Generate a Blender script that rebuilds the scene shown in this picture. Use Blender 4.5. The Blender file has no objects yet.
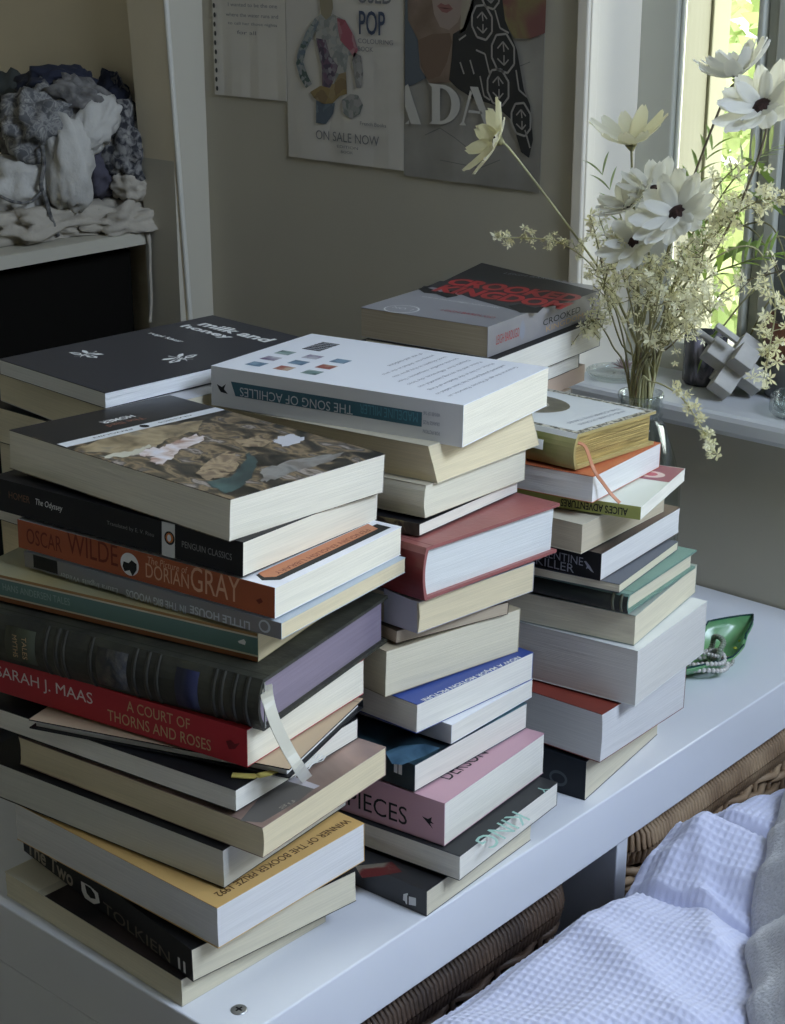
import bpy, bmesh, math, random
from mathutils import Vector, Matrix, noise
from math import pi, sin, cos, radians, atan, sqrt
SC = bpy.context.scene
C = SC.collection
RND = random.Random(7)

# ---------------------------------------------------------------- camera
F_PX, CAM_H = 1669.0, 0.65
PITCH, YAW = atan(595 / 1669.0), radians(41.3)
cam_data = bpy.data.cameras.new('camera')
cam = bpy.data.objects.new('camera', cam_data); C.objects.link(cam)
cam.location = (0, 0, CAM_H)
cam.rotation_euler = (pi / 2 - PITCH, 0, YAW)
cam_data.sensor_fit = 'VERTICAL'; cam_data.sensor_height = 36.0
cam_data.lens = F_PX / 1024 * 36.0
cam_data.clip_start = 0.02; cam_data.clip_end = 200
SC.camera = cam

# ---------------------------------------------------------------- sky, sun, daylight, exposure
world = bpy.data.worlds.new('sky'); SC.world = world; world.use_nodes = True
wn = world.node_tree.nodes; wn.clear()
w_out = wn.new('ShaderNodeOutputWorld'); w_bg = wn.new('ShaderNodeBackground')
w_bg.inputs['Color'].default_value = (0.93, 0.97, 0.95, 1); w_bg.inputs['Strength'].default_value = 5.6
world.node_tree.links.new(w_bg.outputs[0], w_out.inputs[0])
sun_data = bpy.data.lights.new('sun', 'SUN'); sun_data.energy = 2.2; sun_data.angle = radians(1.5)
sun_data.color = (1.0, 0.93, 0.78)
sun = bpy.data.objects.new('sun', sun_data); C.objects.link(sun)
sun.rotation_euler = Vector((-0.90, -0.30, -0.50)).to_track_quat('-Z', 'Y').to_euler()
def daylight(name, loc, target, sx, sy, energy, color):
    d = bpy.data.lights.new(name, 'AREA'); d.shape = 'RECTANGLE'; d.size = sx; d.size_y = sy
    d.energy = energy; d.color = color
    o = bpy.data.objects.new(name, d); C.objects.link(o); o.location = loc
    o.rotation_euler = (Vector(target) - Vector(loc)).to_track_quat('-Z', 'Y').to_euler()
    return o
# daylight coming through the big window in the right-hand wall (behind the bed)
daylight('side_window_daylight', (0.72, 1.08, 1.48), (-0.60, 0.92, 0.10), 0.75, 0.6, 33, (0.67, 0.80, 1.0))
SC.view_settings.view_transform = 'Standard'; SC.view_settings.look = 'None'
SC.view_settings.exposure = 0.10; SC.view_settings.gamma = 1.0
SC.view_settings.use_curve_mapping = False
SC.cycles.max_bounces = 8; SC.cycles.transparent_max_bounces = 12
SC.cycles.caustics_reflective = False; SC.cycles.caustics_refractive = False

# ---------------------------------------------------------------- photo rays (to read real positions off surfaces)
_vh = Vector((-sin(YAW), cos(YAW), 0)); _rt = Vector((cos(YAW), sin(YAW), 0))
_fw = _vh * cos(PITCH) - Vector((0, 0, 1)) * sin(PITCH); _up = _vh * sin(PITCH) + Vector((0, 0, 1)) * cos(PITCH)
CAM = Vector((0, 0, CAM_H))
def ray(p): return (_fw * F_PX + _rt * (p[0] - 392.5) + _up * (512 - p[1])).normalized()
def on_plane(p, co, no):
    d = ray(p); return CAM + d * ((co - CAM).dot(no) / d.dot(no))
def onx(p, x): return on_plane(p, Vector((x, 0, 0)), Vector((1, 0, 0)))
def ony(p, y): return on_plane(p, Vector((0, y, 0)), Vector((0, 1, 0)))
def onz(p, z): return on_plane(p, Vector((0, 0, z)), Vector((0, 0, 1)))

# ---------------------------------------------------------------- materials
MATS = {}
def mat(name, color, rough=0.6, var=0.0, vscale=(20, 20, 20), bump=0.0, bscale=None, metal=0.0, spec=0.5, color2=None,
        sheen=0.0, trans=0.0, detail=4.0, ramp=(0.35, 0.65), subsurf=0.0):
    """procedural surface: a base colour, optional noise towards color2 and a fine bump"""
    if name in MATS: return MATS[name]
    m = bpy.data.materials.new(name); m.use_nodes = True; nt = m.node_tree; n = nt.nodes
    b = n['Principled BSDF']; b.inputs['Base Color'].default_value = (*color, 1)
    b.inputs['Roughness'].default_value = rough; b.inputs['Metallic'].default_value = metal
    b.inputs['Specular IOR Level'].default_value = spec
    if sheen: b.inputs['Sheen Weight'].default_value = sheen
    if trans: b.inputs['Transmission Weight'].default_value = trans
    if subsurf:
        b.inputs['Subsurface Weight'].default_value = subsurf; b.inputs['Subsurface Radius'].default_value = (.01, .01, .008)
        b.inputs['Subsurface Scale'].default_value = 0.3
    if var or color2 or bump:
        tc = n.new('ShaderNodeTexCoord')
    if var or color2:
        mp = n.new('ShaderNodeMapping'); mp.inputs['Scale'].default_value = vscale
        nz = n.new('ShaderNodeTexNoise'); nz.inputs['Scale'].default_value = 1.0; nz.inputs['Detail'].default_value = detail
        cr = n.new('ShaderNodeValToRGB')
        c2 = color2 or tuple(max(0, c * (1 - var)) for c in color)
        cr.color_ramp.elements[0].color = (*c2, 1); cr.color_ramp.elements[1].color = (*color, 1)
        cr.color_ramp.elements[0].position, cr.color_ramp.elements[1].position = ramp
        nt.links.new(tc.outputs['Object'], mp.inputs[0]); nt.links.new(mp.outputs[0], nz.inputs['Vector'])
        nt.links.new(nz.outputs['Fac'], cr.inputs[0]); nt.links.new(cr.outputs[0], b.inputs['Base Color'])
    if bump:
        mp2 = n.new('ShaderNodeMapping'); mp2.inputs['Scale'].default_value = bscale or vscale
        nz2 = n.new('ShaderNodeTexNoise'); nz2.inputs['Scale'].default_value = 1.0; nz2.inputs['Detail'].default_value = 3
        bp = n.new('ShaderNodeBump'); bp.inputs['Strength'].default_value = bump; bp.inputs['Distance'].default_value = 0.002
        nt.links.new(tc.outputs['Object'], mp2.inputs[0]); nt.links.new(mp2.outputs[0], nz2.inputs['Vector'])
        nt.links.new(nz2.outputs['Fac'], bp.inputs['Height']); nt.links.new(bp.outputs[0], b.inputs['Normal'])
    MATS[name] = m; return m
def multi(name, scale, stops, rough=0.4, kind='noise', detail=6.0, distort=0.6, spec=0.5):
    """printed picture: noise or cells through a ramp of several colours"""
    if name in MATS: return MATS[name]
    m = bpy.data.materials.new(name); m.use_nodes = True; nt = m.node_tree; n = nt.nodes
    b = n['Principled BSDF']; b.inputs['Roughness'].default_value = rough; b.inputs['Specular IOR Level'].default_value = spec
    tc = n.new('ShaderNodeTexCoord'); mp = n.new('ShaderNodeMapping'); mp.inputs['Scale'].default_value = scale
    nz = n.new('ShaderNodeTexNoise'); nz.inputs['Scale'].default_value = 1.0; nz.inputs['Detail'].default_value = detail
    nz.inputs['Distortion'].default_value = distort
    nt.links.new(tc.outputs['Object'], mp.inputs[0]); nt.links.new(mp.outputs[0], nz.inputs['Vector'])
    src = nz.outputs['Fac']
    if kind == 'voronoi':
        v = n.new('ShaderNodeTexVoronoi'); v.inputs['Scale'].default_value = 1.0
        mx = n.new('ShaderNodeVectorMath'); mx.operation = 'ADD'
        nt.links.new(mp.outputs[0], mx.inputs[0]); nt.links.new(nz.outputs['Color'], mx.inputs[1])
        nt.links.new(mx.outputs[0], v.inputs['Vector'])
        sp = n.new('ShaderNodeSeparateColor'); nt.links.new(v.outputs['Color'], sp.inputs[0]); src = sp.outputs[0]
    cr = n.new('ShaderNodeValToRGB'); el = cr.color_ramp.elements
    while len(el) < len(stops): el.new(0.5)
    for e, (p, c) in zip(el, stops): e.position = p; e.color = (*c, 1)
    nt.links.new(src, cr.inputs[0]); nt.links.new(cr.outputs[0], b.inputs['Base Color'])
    MATS[name] = m; return m
def pages(name, color):
    return mat('pages_' + name, color, 0.85, 0.11, (14, 14, 900), bump=0.22, bscale=(6, 6, 1300), spec=0.15, ramp=(0.3, 0.6))
P_CREAM = pages('cream', (0.74, 0.68, 0.52)); P_YELLOW = pages('yellow', (0.72, 0.62, 0.42)); P_WHITE = pages('white', (0.82, 0.79, 0.71))
P_GREY = pages('grey', (0.66, 0.63, 0.57)); P_BROWN = pages('brown', (0.50, 0.41, 0.30)); P_GOLD = mat('pages_gold', (0.62, 0.47, 0.18), 0.34, 0.45, (20, 20, 500), bump=0.4, bscale=(8, 8, 900), metal=0.7)
P_PURPLE = mat('pages_purple', (0.25, 0.205, 0.265), 0.7, 0.12, (12, 12, 500), bump=0.2, bscale=(6, 6, 1100))
P_PALE = pages('pale', (0.83, 0.78, 0.65))
def col(name, c, rough=0.42, spec=0.22, **k): return mat('cover_' + name, c, rough, spec=spec, **k)
BLACK = col('black', (0.012, 0.012, 0.014)); CHAR = col('charcoal', (0.035, 0.036, 0.038)); WHITE = col('white', (0.78, 0.79, 0.82))
INK_W = col('white_ink', (0.75, 0.75, 0.74), 0.6); INK_K = col('black_ink', (0.02, 0.02, 0.02), 0.6)

# ---------------------------------------------------------------- mesh helpers
def link_mesh(name, bm, m, parent=None, smooth=False, mats=None):
    me = bpy.data.meshes.new(name); bm.to_mesh(me); bm.free()
    if mats:
        for q in mats: me.materials.append(q)
    elif m: me.materials.append(m)
    if smooth:
        for p in me.polygons: p.use_smooth = True
    o = bpy.data.objects.new(name, me); C.objects.link(o)
    if parent: o.parent = parent
    return o
def tag(o, label=None, cat=None, group=None, kind=None):
    if label: o['label'] = label
    if cat: o['category'] = cat
    if group: o['group'] = group
    if kind: o['kind'] = kind
    return o
def empty(name, loc=(0, 0, 0), rz=0.0, **k):
    o = bpy.data.objects.new(name, None); C.objects.link(o); o.location = loc; o.rotation_euler = (0, 0, rz)
    o.empty_display_size = 0.02
    return tag(o, **k)
def bm_box(bm, a, b, bevel=0.0):
    r = bmesh.ops.create_cube(bm, size=1.0)
    c = [(a[i] + b[i]) / 2 for i in range(3)]; s = [abs(b[i] - a[i]) for i in range(3)]
    bmesh.ops.scale(bm, vec=s, verts=r['verts']); bmesh.ops.translate(bm, vec=c, verts=r['verts'])
    if bevel:
        es = list({e for v in r['verts'] for e in v.link_edges})
        bmesh.ops.bevel(bm, geom=es, offset=bevel, segments=2, profile=0.5, affect='EDGES')
def box(name, a, b, m, parent=None, bevel=0.0, **k):
    bm = bmesh.new(); bm_box(bm, a, b, bevel)
    return tag(link_mesh(name, bm, m, parent), **k)
def bm_tube(bm, pts, rad, seg=6, cap=True):
    pts = [Vector(p) for p in pts]; rings = []
    n = len(pts); rr = rad if hasattr(rad, '__len__') else [rad] * n
    prev = None
    for i, p in enumerate(pts):
        t = (pts[min(i + 1, n - 1)] - pts[max(i - 1, 0)]).normalized()
        if prev is None: x = t.orthogonal().normalized()
        else:
            x = prev - t * prev.dot(t)
            x = x.normalized() if x.length > 1e-6 else t.orthogonal().normalized()
        prev = x; y = t.cross(x)
        rings.append([bm.verts.new(p + (x * cos(2 * pi * k / seg) + y * sin(2 * pi * k / seg)) * rr[i]) for k in range(seg)])
    for a, b in zip(rings, rings[1:]):
        for k in range(seg): bm.faces.new((a[k], a[(k + 1) % seg], b[(k + 1) % seg], b[k]))
    if cap:
        bm.faces.new(rings[0][::-1]); bm.faces.new(rings[-1])
def tube(name, pts, rad, m, parent=None, seg=6, **k):
    bm = bmesh.new(); bm_tube(bm, pts, rad, seg); return tag(link_mesh(name, bm, m, parent, True), **k)
def bm_lathe(bm, prof, seg=32, center=(0, 0, 0)):
    rings = []; cx, cy, cz = center
    for r, z in prof:
        rings.append([bm.verts.new((cx + r * cos(2 * pi * k / seg), cy + r * sin(2 * pi * k / seg), cz + z)) for k in range(seg)])
    for a, b in zip(rings, rings[1:]):
        for k in range(seg): bm.faces.new((a[k], a[(k + 1) % seg], b[(k + 1) % seg], b[k]))
    return rings
def lathe(name, prof, m, parent=None, seg=32, center=(0, 0, 0), caps=(False, False), **k):
    bm = bmesh.new(); r = bm_lathe(bm, prof, seg, center)
    if caps[0]: bm.faces.new(r[0][::-1])
    if caps[1]: bm.faces.new(r[-1])
    bmesh.ops.recalc_face_normals(bm, faces=bm.faces)
    return tag(link_mesh(name, bm, m, parent, True), **k)
def bm_strip(bm, pts, width, axis, thick=0.0004):
    """flat ribbon along pts, width across axis"""
    axis = Vector(axis).normalized(); pts = [Vector(p) for p in pts]; rows = []
    for i, p in enumerate(pts):
        t = (pts[min(i + 1, len(pts) - 1)] - pts[max(i - 1, 0)]).normalized()
        a = (axis - t * axis.dot(t)).normalized(); n = t.cross(a)
        rows.append([bm.verts.new(p + a * width / 2 + n * thick), bm.verts.new(p - a * width / 2 + n * thick),
                     bm.verts.new(p - a * width / 2 - n * thick), bm.verts.new(p + a * width / 2 - n * thick)])
    for a, b in zip(rows, rows[1:]):
        for k in range(4): bm.faces.new((a[k], a[(k + 1) % 4], b[(k + 1) % 4], b[k]))
    bm.faces.new(rows[0][::-1]); bm.faces.new(rows[-1])
def smooth_path(pts, n=6):
    pts = [Vector(p) for p in pts]; out = []
    for i in range(len(pts) - 1):
        p0 = pts[max(i - 1, 0)]; p1 = pts[i]; p2 = pts[i + 1]; p3 = pts[min(i + 2, len(pts) - 1)]
        for k in range(n):
            t = k / n
            out.append(0.5 * ((2 * p1) + (p2 - p0) * t + (2 * p0 - 5 * p1 + 4 * p2 - p3) * t * t + (3 * p1 - p0 - 3 * p2 + p3) * t ** 3))
    out.append(pts[-1]); return out
_TXT = {}
def text_mesh(s, bold):
    if (s, bold) not in _TXT:
        cu = bpy.data.curves.new('lettering', 'FONT'); cu.body = s; cu.size = 1.0; cu.offset = bold; cu.resolution_u = 3
        o = bpy.data.objects.new('lettering', cu); C.objects.link(o)
        dg = bpy.context.evaluated_depsgraph_get()
        me = bpy.data.meshes.new_from_object(o.evaluated_get(dg))
        vs = [(v.co.x, v.co.y) for v in me.vertices]; fs = [tuple(p.vertices) for p in me.polygons]
        C.objects.unlink(o); bpy.data.objects.remove(o); bpy.data.curves.remove(cu); bpy.data.meshes.remove(me)
        _TXT[(s, bold)] = (vs, fs)
    return _TXT[(s, bold)]
def text(parent, s, P, r, u, w, h, m, name='title_text', bold=0.0, lift=0.00012, shear=0.0, **k):
    """flat lettering: s fills w x h, lower left corner at P, r = reading direction, u = up"""
    vs, fs = text_mesh(s, bold); P, r, u = Vector(P), Vector(r).normalized(), Vector(u).normalized(); n = r.cross(u)
    x0 = min(v[0] for v in vs); x1 = max(v[0] for v in vs); y0 = min(v[1] for v in vs); y1 = max(v[1] for v in vs)
    me = bpy.data.meshes.new(name)
    me.from_pydata([tuple(P + r * ((x - x0) / (x1 - x0) * w + shear * (y - y0) / (y1 - y0) * h) + u * ((y - y0) / (y1 - y0) * h) + n * lift) for x, y in vs], [], fs)
    me.materials.append(m); o = bpy.data.objects.new(name, me); C.objects.link(o); o.parent = parent
    return tag(o, **k)
def patch(parent, name, P, r, u, poly, m, lift=0.00008, **k):
    """flat printed shape: poly in (r,u) metres from P"""
    P, r, u = Vector(P), Vector(r).normalized(), Vector(u).normalized(); n = r.cross(u)
    bm = bmesh.new(); vs = [bm.verts.new(P + r * a + u * b + n * lift) for a, b in poly]
    f = bm.faces.new(vs); f.normal_update()
    if f.normal.dot(n) < 0: f.normal_flip()
    bmesh.ops.triangulate(bm, faces=bm.faces)
    return tag(link_mesh(name, bm, m, parent), **k)
def rect(w, h): return [(0, 0), (w, 0), (w, h), (0, h)]
def disc(w, h, n=20): return [(w / 2 + w / 2 * cos(2 * pi * i / n), h / 2 + h / 2 * sin(2 * pi * i / n)) for i in range(n)]

# ================================================================ THE ROOM
WY = 1.412                      # plane of the back wall
LX = -1.543                     # plane of the left-hand wall
M_WALL = mat('painted_wall', (0.50, 0.465, 0.375), 0.85, 0.06, (3, 3, 3), bump=0.08, bscale=(160, 160, 160), spec=0.2)
M_CREAMW = mat('closet_paint', (0.70, 0.62, 0.46), 0.8, 0.08, (4, 4, 4), bump=0.06, bscale=(120, 120, 120), spec=0.2)
M_TRIM = mat('white_trim_paint', (0.76, 0.75, 0.70), 0.42, 0.05, (6, 6, 6), spec=0.4)
M_TRIMG = mat('window_frame_paint', (0.56, 0.56, 0.48), 0.4, 0.05, (6, 6, 6), spec=0.4)
M_CEIL = mat('ceiling_paint', (0.7, 0.7, 0.68), 0.9, 0.03, (2, 2, 2)); M_FLOOR = mat('oak_floor', (0.30, 0.20, 0.12), 0.5, 0.35, (2, 30, 2))
FZ, CZ = -0.79, 1.65
ST = dict(kind='structure')
box('floor', (-2.3, -2.2, FZ - 0.05), (1.9, 1.7, FZ), M_FLOOR, **ST)
box('ceiling', (-2.3, -2.2, CZ), (1.9, 1.7, CZ + 0.05), M_CEIL, **ST)
# back wall with the window opening (x from -0.981 to 0.30, z from 0.174 up to 1.35)
OX0, OX1, OZ0, OZ1 = -0.981, 0.32, 0.174, 1.35
bm = bmesh.new()
bm_box(bm, (LX - 0.75, WY, FZ), (OX0, WY + 0.22, CZ)); bm_box(bm, (OX1, WY, FZ), (1.9, WY + 0.22, CZ))
bm_box(bm, (OX0, WY, FZ), (OX1, WY + 0.22, OZ0)); bm_box(bm, (OX0, WY, OZ1), (OX1, WY + 0.22, CZ))
tag(link_mesh('wall_back', bm, M_WALL), **ST)
# left wall: a pier by the corner, the closet opening, the rest of the wall
bm = bmesh.new()
bm_box(bm, (LX - 0.06, 1.357, FZ), (LX, WY, CZ)); bm_box(bm, (LX - 0.06, -2.2, FZ), (LX, 0.35, CZ)); bm_box(bm, (LX - 0.06, 0.35, 1.35), (LX, 1.357, CZ))
tag(link_mesh('wall_left', bm, M_WALL), **ST)
bm = bmesh.new()
bm_box(bm, (-2.16, 0.3, FZ), (-2.1, WY, CZ)); bm_box(bm, (-2.1, 0.29, FZ), (LX - 0.06, 0.34, CZ)); bm_box(bm, (-2.1, 1.374, FZ), (LX - 0.061, WY, CZ))
tag(link_mesh('wall_closet', bm, M_CREAMW), **ST)
# painted reveal board of the closet opening, its lit edge bead slightly out of true
bm = bmesh.new()
for (z0, y0), (z1, y1) in (((FZ, 1.40), (0.187, 1.3655)), ((0.187, 1.3655), (0.503, 1.351)), ((0.503, 1.351), (1.34, 1.313))):
    vs = [bm.verts.new(v) for v in ((LX - 0.062, y0, z0), (LX + 0.003, y0, z0), (LX + 0.003, y0 + 0.006, z0), (LX - 0.062, 1.4, z0),
                                    (LX - 0.062, y1, z1), (LX + 0.003, y1, z1), (LX + 0.003, y1 + 0.006, z1), (LX - 0.062, 1.4, z1))]
    for f in ((0, 1, 5, 4), (1, 2, 6, 5), (2, 3, 7, 6)): bm.faces.new([vs[i] for i in f])
bmesh.ops.recalc_face_normals(bm, faces=bm.faces)
tag(link_mesh('trim_1', bm, M_CREAMW), **ST)
tube('trim_2', [(LX + 0.004, 1.4025, FZ), (LX + 0.004, 1.3685, 0.187), (LX + 0.004, 1.354, 0.503), (LX + 0.004, 1.316, 1.34)], 0.0035,
     mat('bead_paint', (0.62, 0.60, 0.52), 0.5), seg=8, **ST)
tube('trim_3', [(LX - 0.014, 1.3655, 0.282), (LX - 0.014, 1.3625, 0.282)], 0.0022, INK_K, seg=8, **ST)
bm = bmesh.new()
bm_box(bm, (1.85, -2.2, FZ), (1.9, 1.7, CZ))
tag(link_mesh('wall_right', bm, M_WALL), **ST)
box('wall_rear', (-2.3, -2.25, FZ), (1.9, -2.2, CZ), M_WALL, **ST)

# ---- window in the back wall
def reveal():
    bm = bmesh.new()
    bm_box(bm, (OX0, WY + 0.001, 0.19), (OX0 + 0.0015, 1.5, OZ1))
    bm_box(bm, (OX0 - 0.012, WY - 0.007, 0.19), (OX0 + 0.002, WY + 0.004, OZ1), 0.002)      # corner bead of the reveal
    bm_box(bm, (OX0 - 0.004, WY - 0.003, 0.19), (OX0 + 0.004, WY + 0.010, OZ1), 0.001)
    return tag(link_mesh('trim_4', bm, mat('warm_reveal_paint', (0.84, 0.78, 0.66), 0.5, 0.05, (6, 6, 6))), **ST)
reveal()
win = tag(box('window_1', (OX0, 1.50, 0.19), (-0.937, 1.5135, OZ1), M_TRIMG, bevel=0.002), **ST)
def wpart(name, a, b, m=M_TRIMG, bev=0.0015): return box(name, a, b, m, win, bev)
M_OUTP = mat('dimmed_cream_paint', (0.27, 0.265, 0.20), 0.5, 0.1, (8, 8, 3)); wpart('outer_stile', (-0.981, 1.514, 0.19), (-0.937, 1.565, OZ1), M_OUTP); wpart('outer_stile', (-0.981, 1.5655, 0.19), (-0.934, 1.600, OZ1), mat('bright_cream_paint', (0.36, 0.355, 0.26), 0.5)); wpart('glazing_bead', (-0.937, 1.506, 0.232), (-0.9335, 1.512, 1.30))  # stile cream darkened against overexposure from the sky, outer strip less so
wpart('frame_rail', (-0.937, 1.50, 0.192), (OX1, 1.535, 0.225)); wpart('frame_rail', (-0.937, 1.50, 1.30), (OX1, 1.535, OZ1)); wpart('outer_sill', (-0.937, 1.5355, 0.18), (OX1, 1.66, 0.20), M_TRIM)
for xm in (-0.846, -0.42, 0.0):
    wpart('mullion', (xm, 1.500, 0.225), (xm + 0.006, 1.532, 1.30)); wpart('mullion', (xm + 0.0062, 1.490, 0.225), (xm + 0.012, 1.535, 1.30))
    wpart('mullion', (xm + 0.0122, 1.500, 0.225), (xm + 0.026, 1.530, 1.30)); wpart('mullion', (xm + 0.0262, 1.492, 0.225), (xm + 0.038, 1.534, 1.30))
    wpart('mullion', (xm + 0.0382, 1.500, 0.225), (xm + 0.085, 1.532, 1.30), mat('dark_mullion_paint', (0.16, 0.17, 0.16), 0.6))  # last mullion strip is darker than the frame paint
wpart('frame_stile', (OX1 - 0.045, 1.50, 0.225), (OX1, 1.585, 1.30))
mg = bpy.data.materials.new('window_glass'); mg.use_nodes = True; nt = mg.node_tree; nt.nodes.clear()
o_ = nt.nodes.new('ShaderNodeOutputMaterial'); mx = nt.nodes.new('ShaderNodeMixShader'); tr = nt.nodes.new('ShaderNodeBsdfTransparent'); gl = nt.nodes.new('ShaderNodeBsdfGlossy')
fr = nt.nodes.new('ShaderNodeFresnel'); fr.inputs[0].default_value = 1.45; gl.inputs['Roughness'].default_value = 0.02; tr.inputs[0].default_value = (0.96, 0.98, 0.96, 1)
nt.links.new(fr.outputs[0], mx.inputs[0]); nt.links.new(tr.outputs[0], mx.inputs[1]); nt.links.new(gl.outputs[0], mx.inputs[2]); nt.links.new(mx.outputs[0], o_.inputs[0])
for xa, xb in ((-0.9368, -0.8462), (-0.7608, -0.4202), (-0.3348, -0.0002), (0.0852, 0.2748)):
    box('glass_pane', (xa, 1.514, 0.2252), (xb, 1.518, 1.2998), mg, win)
# sill board with a rounded nose
bm = bmesh.new(); bm_box(bm, (-1.03, 1.378, 0.174), (0.36, 1.50, 0.196), 0.006)
sill = tag(link_mesh('trim_5', bm, mat('sill_gloss_paint', (0.60, 0.61, 0.62), 0.28, 0.04, (5, 5, 5))), **ST)

box('sun_blocker', (-3, 1.634, 1.42), (3, 1.93, 1.50), M_TRIM, kind='structure')  # unseen slab added to keep high sun off the books indoors
# ---- outside: pale gravel, a hedge, a tree with a pale trunk
box('ground', (-30, 2.0, -1.2), (30, 60, -1.15), mat('pale_gravel', (0.55, 0.53, 0.44), 0.9, 0.2, (3, 3, 3)), kind='structure')
M_LEAFOUT = mat('outdoor_leaves', (0.55, 0.60, 0.30), 0.6, color2=(0.26, 0.36, 0.12), vscale=(3, 3, 3))
def foliage(name, n, cen, size, lab, cat, parent=None, ls=0.05):
    vs, fs = [], []
    for i in range(n):
        d = Vector((RND.gauss(0, 1), RND.gauss(0, 1), RND.gauss(0, 1))).normalized() * (RND.random() ** 0.45)
        p = Vector(cen) + Vector((d.x * size[0], d.y * size[1], d.z * size[2]))
        a = Vector((RND.gauss(0, 1), RND.gauss(0, 1), RND.gauss(0, 1))).normalized(); b = a.orthogonal().normalized(); s = ls * RND.uniform(0.6, 1.3)
        k = len(vs); vs += [p - a * s, p + b * s * 0.45, p + a * s, p - b * s * 0.45]; fs.append((k, k + 1, k + 2, k + 3))
    me = bpy.data.meshes.new(name); me.from_pydata([tuple(v) for v in vs], [], fs); me.materials.append(M_LEAFOUT)
    o = bpy.data.objects.new(name, me); C.objects.link(o)
    if parent: o.parent = parent
    return tag(o, lab, cat)
hedge = empty('hedge', (-3.4, 5.6, -1.15), label='sunlit green hedge outside behind the window panes', cat='hedge')
h_ = foliage('foliage', 5200, (0, 0, 0.8), (2.2, 0.8, 1.0), None, None, hedge, 0.06); h_['kind'] = 'stuff'
tree = empty('garden_tree', (-2.9, 4.35, -1.15), label='pale trunked tree with sunlit leaves outside the window', cat='tree')
tube('trunk', [(0, 0, 0), (0.02, 0, 1.2), (-0.03, 0.02, 2.2), (0.05, 0, 3.4)], [0.13, 0.11, 0.1, 0.07], mat('pale_bark', (0.55, 0.52, 0.45), 0.9, 0.4, (6, 6, 3)), tree, 12)
h_ = foliage('foliage', 2600, (0.45, 0.3, 2.3), (1.1, 0.8, 0.9), None, None, tree, 0.05); h_['kind'] = 'stuff'

# ================================================================ SHELF UNIT UNDER THE BOOKS
SX1, SX0, SY0, SY1 = -0.636, -1.028, 0.576, 1.410
M_SHELF = mat('white_foil_board', (0.80, 0.82, 0.87), 0.20, 0.03, (3, 3, 3), spec=0.5)
unit = empty('shelf_unit', (0, 0, FZ), label='white cube shelf unit carrying all the book stacks', cat='shelf')
def up(name, a, b, bev=0.0012): return box(name, (a[0], a[1], a[2] - FZ), (b[0], b[1], b[2] - FZ), M_SHELF, unit, bev)
up('top_board', (SX0, SY0, -0.05), (SX1, SY1, 0)); up('side_panel', (SX0, SY0 + 0.0005, FZ + 0.05), (SX1 - 0.0005, SY0 + 0.05, -0.0504)); up('side_panel', (SX0, SY1 - 0.05, FZ + 0.05), (SX1 - 0.0005, SY1, -0.0504))
up('bottom_board', (SX0, SY0, FZ + 0.001), (SX1, SY1, FZ + 0.0495))
up('divider', (SX0 + 0.002, 1.003, FZ + 0.05), (SX1 - 0.004, 1.0185, -0.0505))
up('middle_shelf', (SX0 + 0.002, SY0 + 0.05, -0.42), (SX1 - 0.005, 1.0028, -0.404)); up('middle_shelf', (SX0 + 0.002, 1.0187, -0.42), (SX1 - 0.005, SY1 - 0.05, -0.404))
scr = empty('cam_screw', (-0.6582, 0.6024, 0)); scr.parent = unit; scr.location = (-0.6582, 0.6024, -FZ)
M_STEEL = mat('brushed_steel', (0.45, 0.46, 0.47), 0.35, metal=0.9)
lathe('screw_head', [(0.0, 0.0008), (0.0042, 0.0008), (0.0052, 0.0006), (0.0054, 0.0)], M_STEEL, scr, 24)
box('screw_slot', (-0.0026, -0.0006, 0.0004), (0.0026, 0.0006, 0.00095), INK_K, scr)
box('screw_slot', (-0.0006, -0.0026, 0.0004), (0.0006, 0.0026, 0.00095), INK_K, scr)

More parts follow.
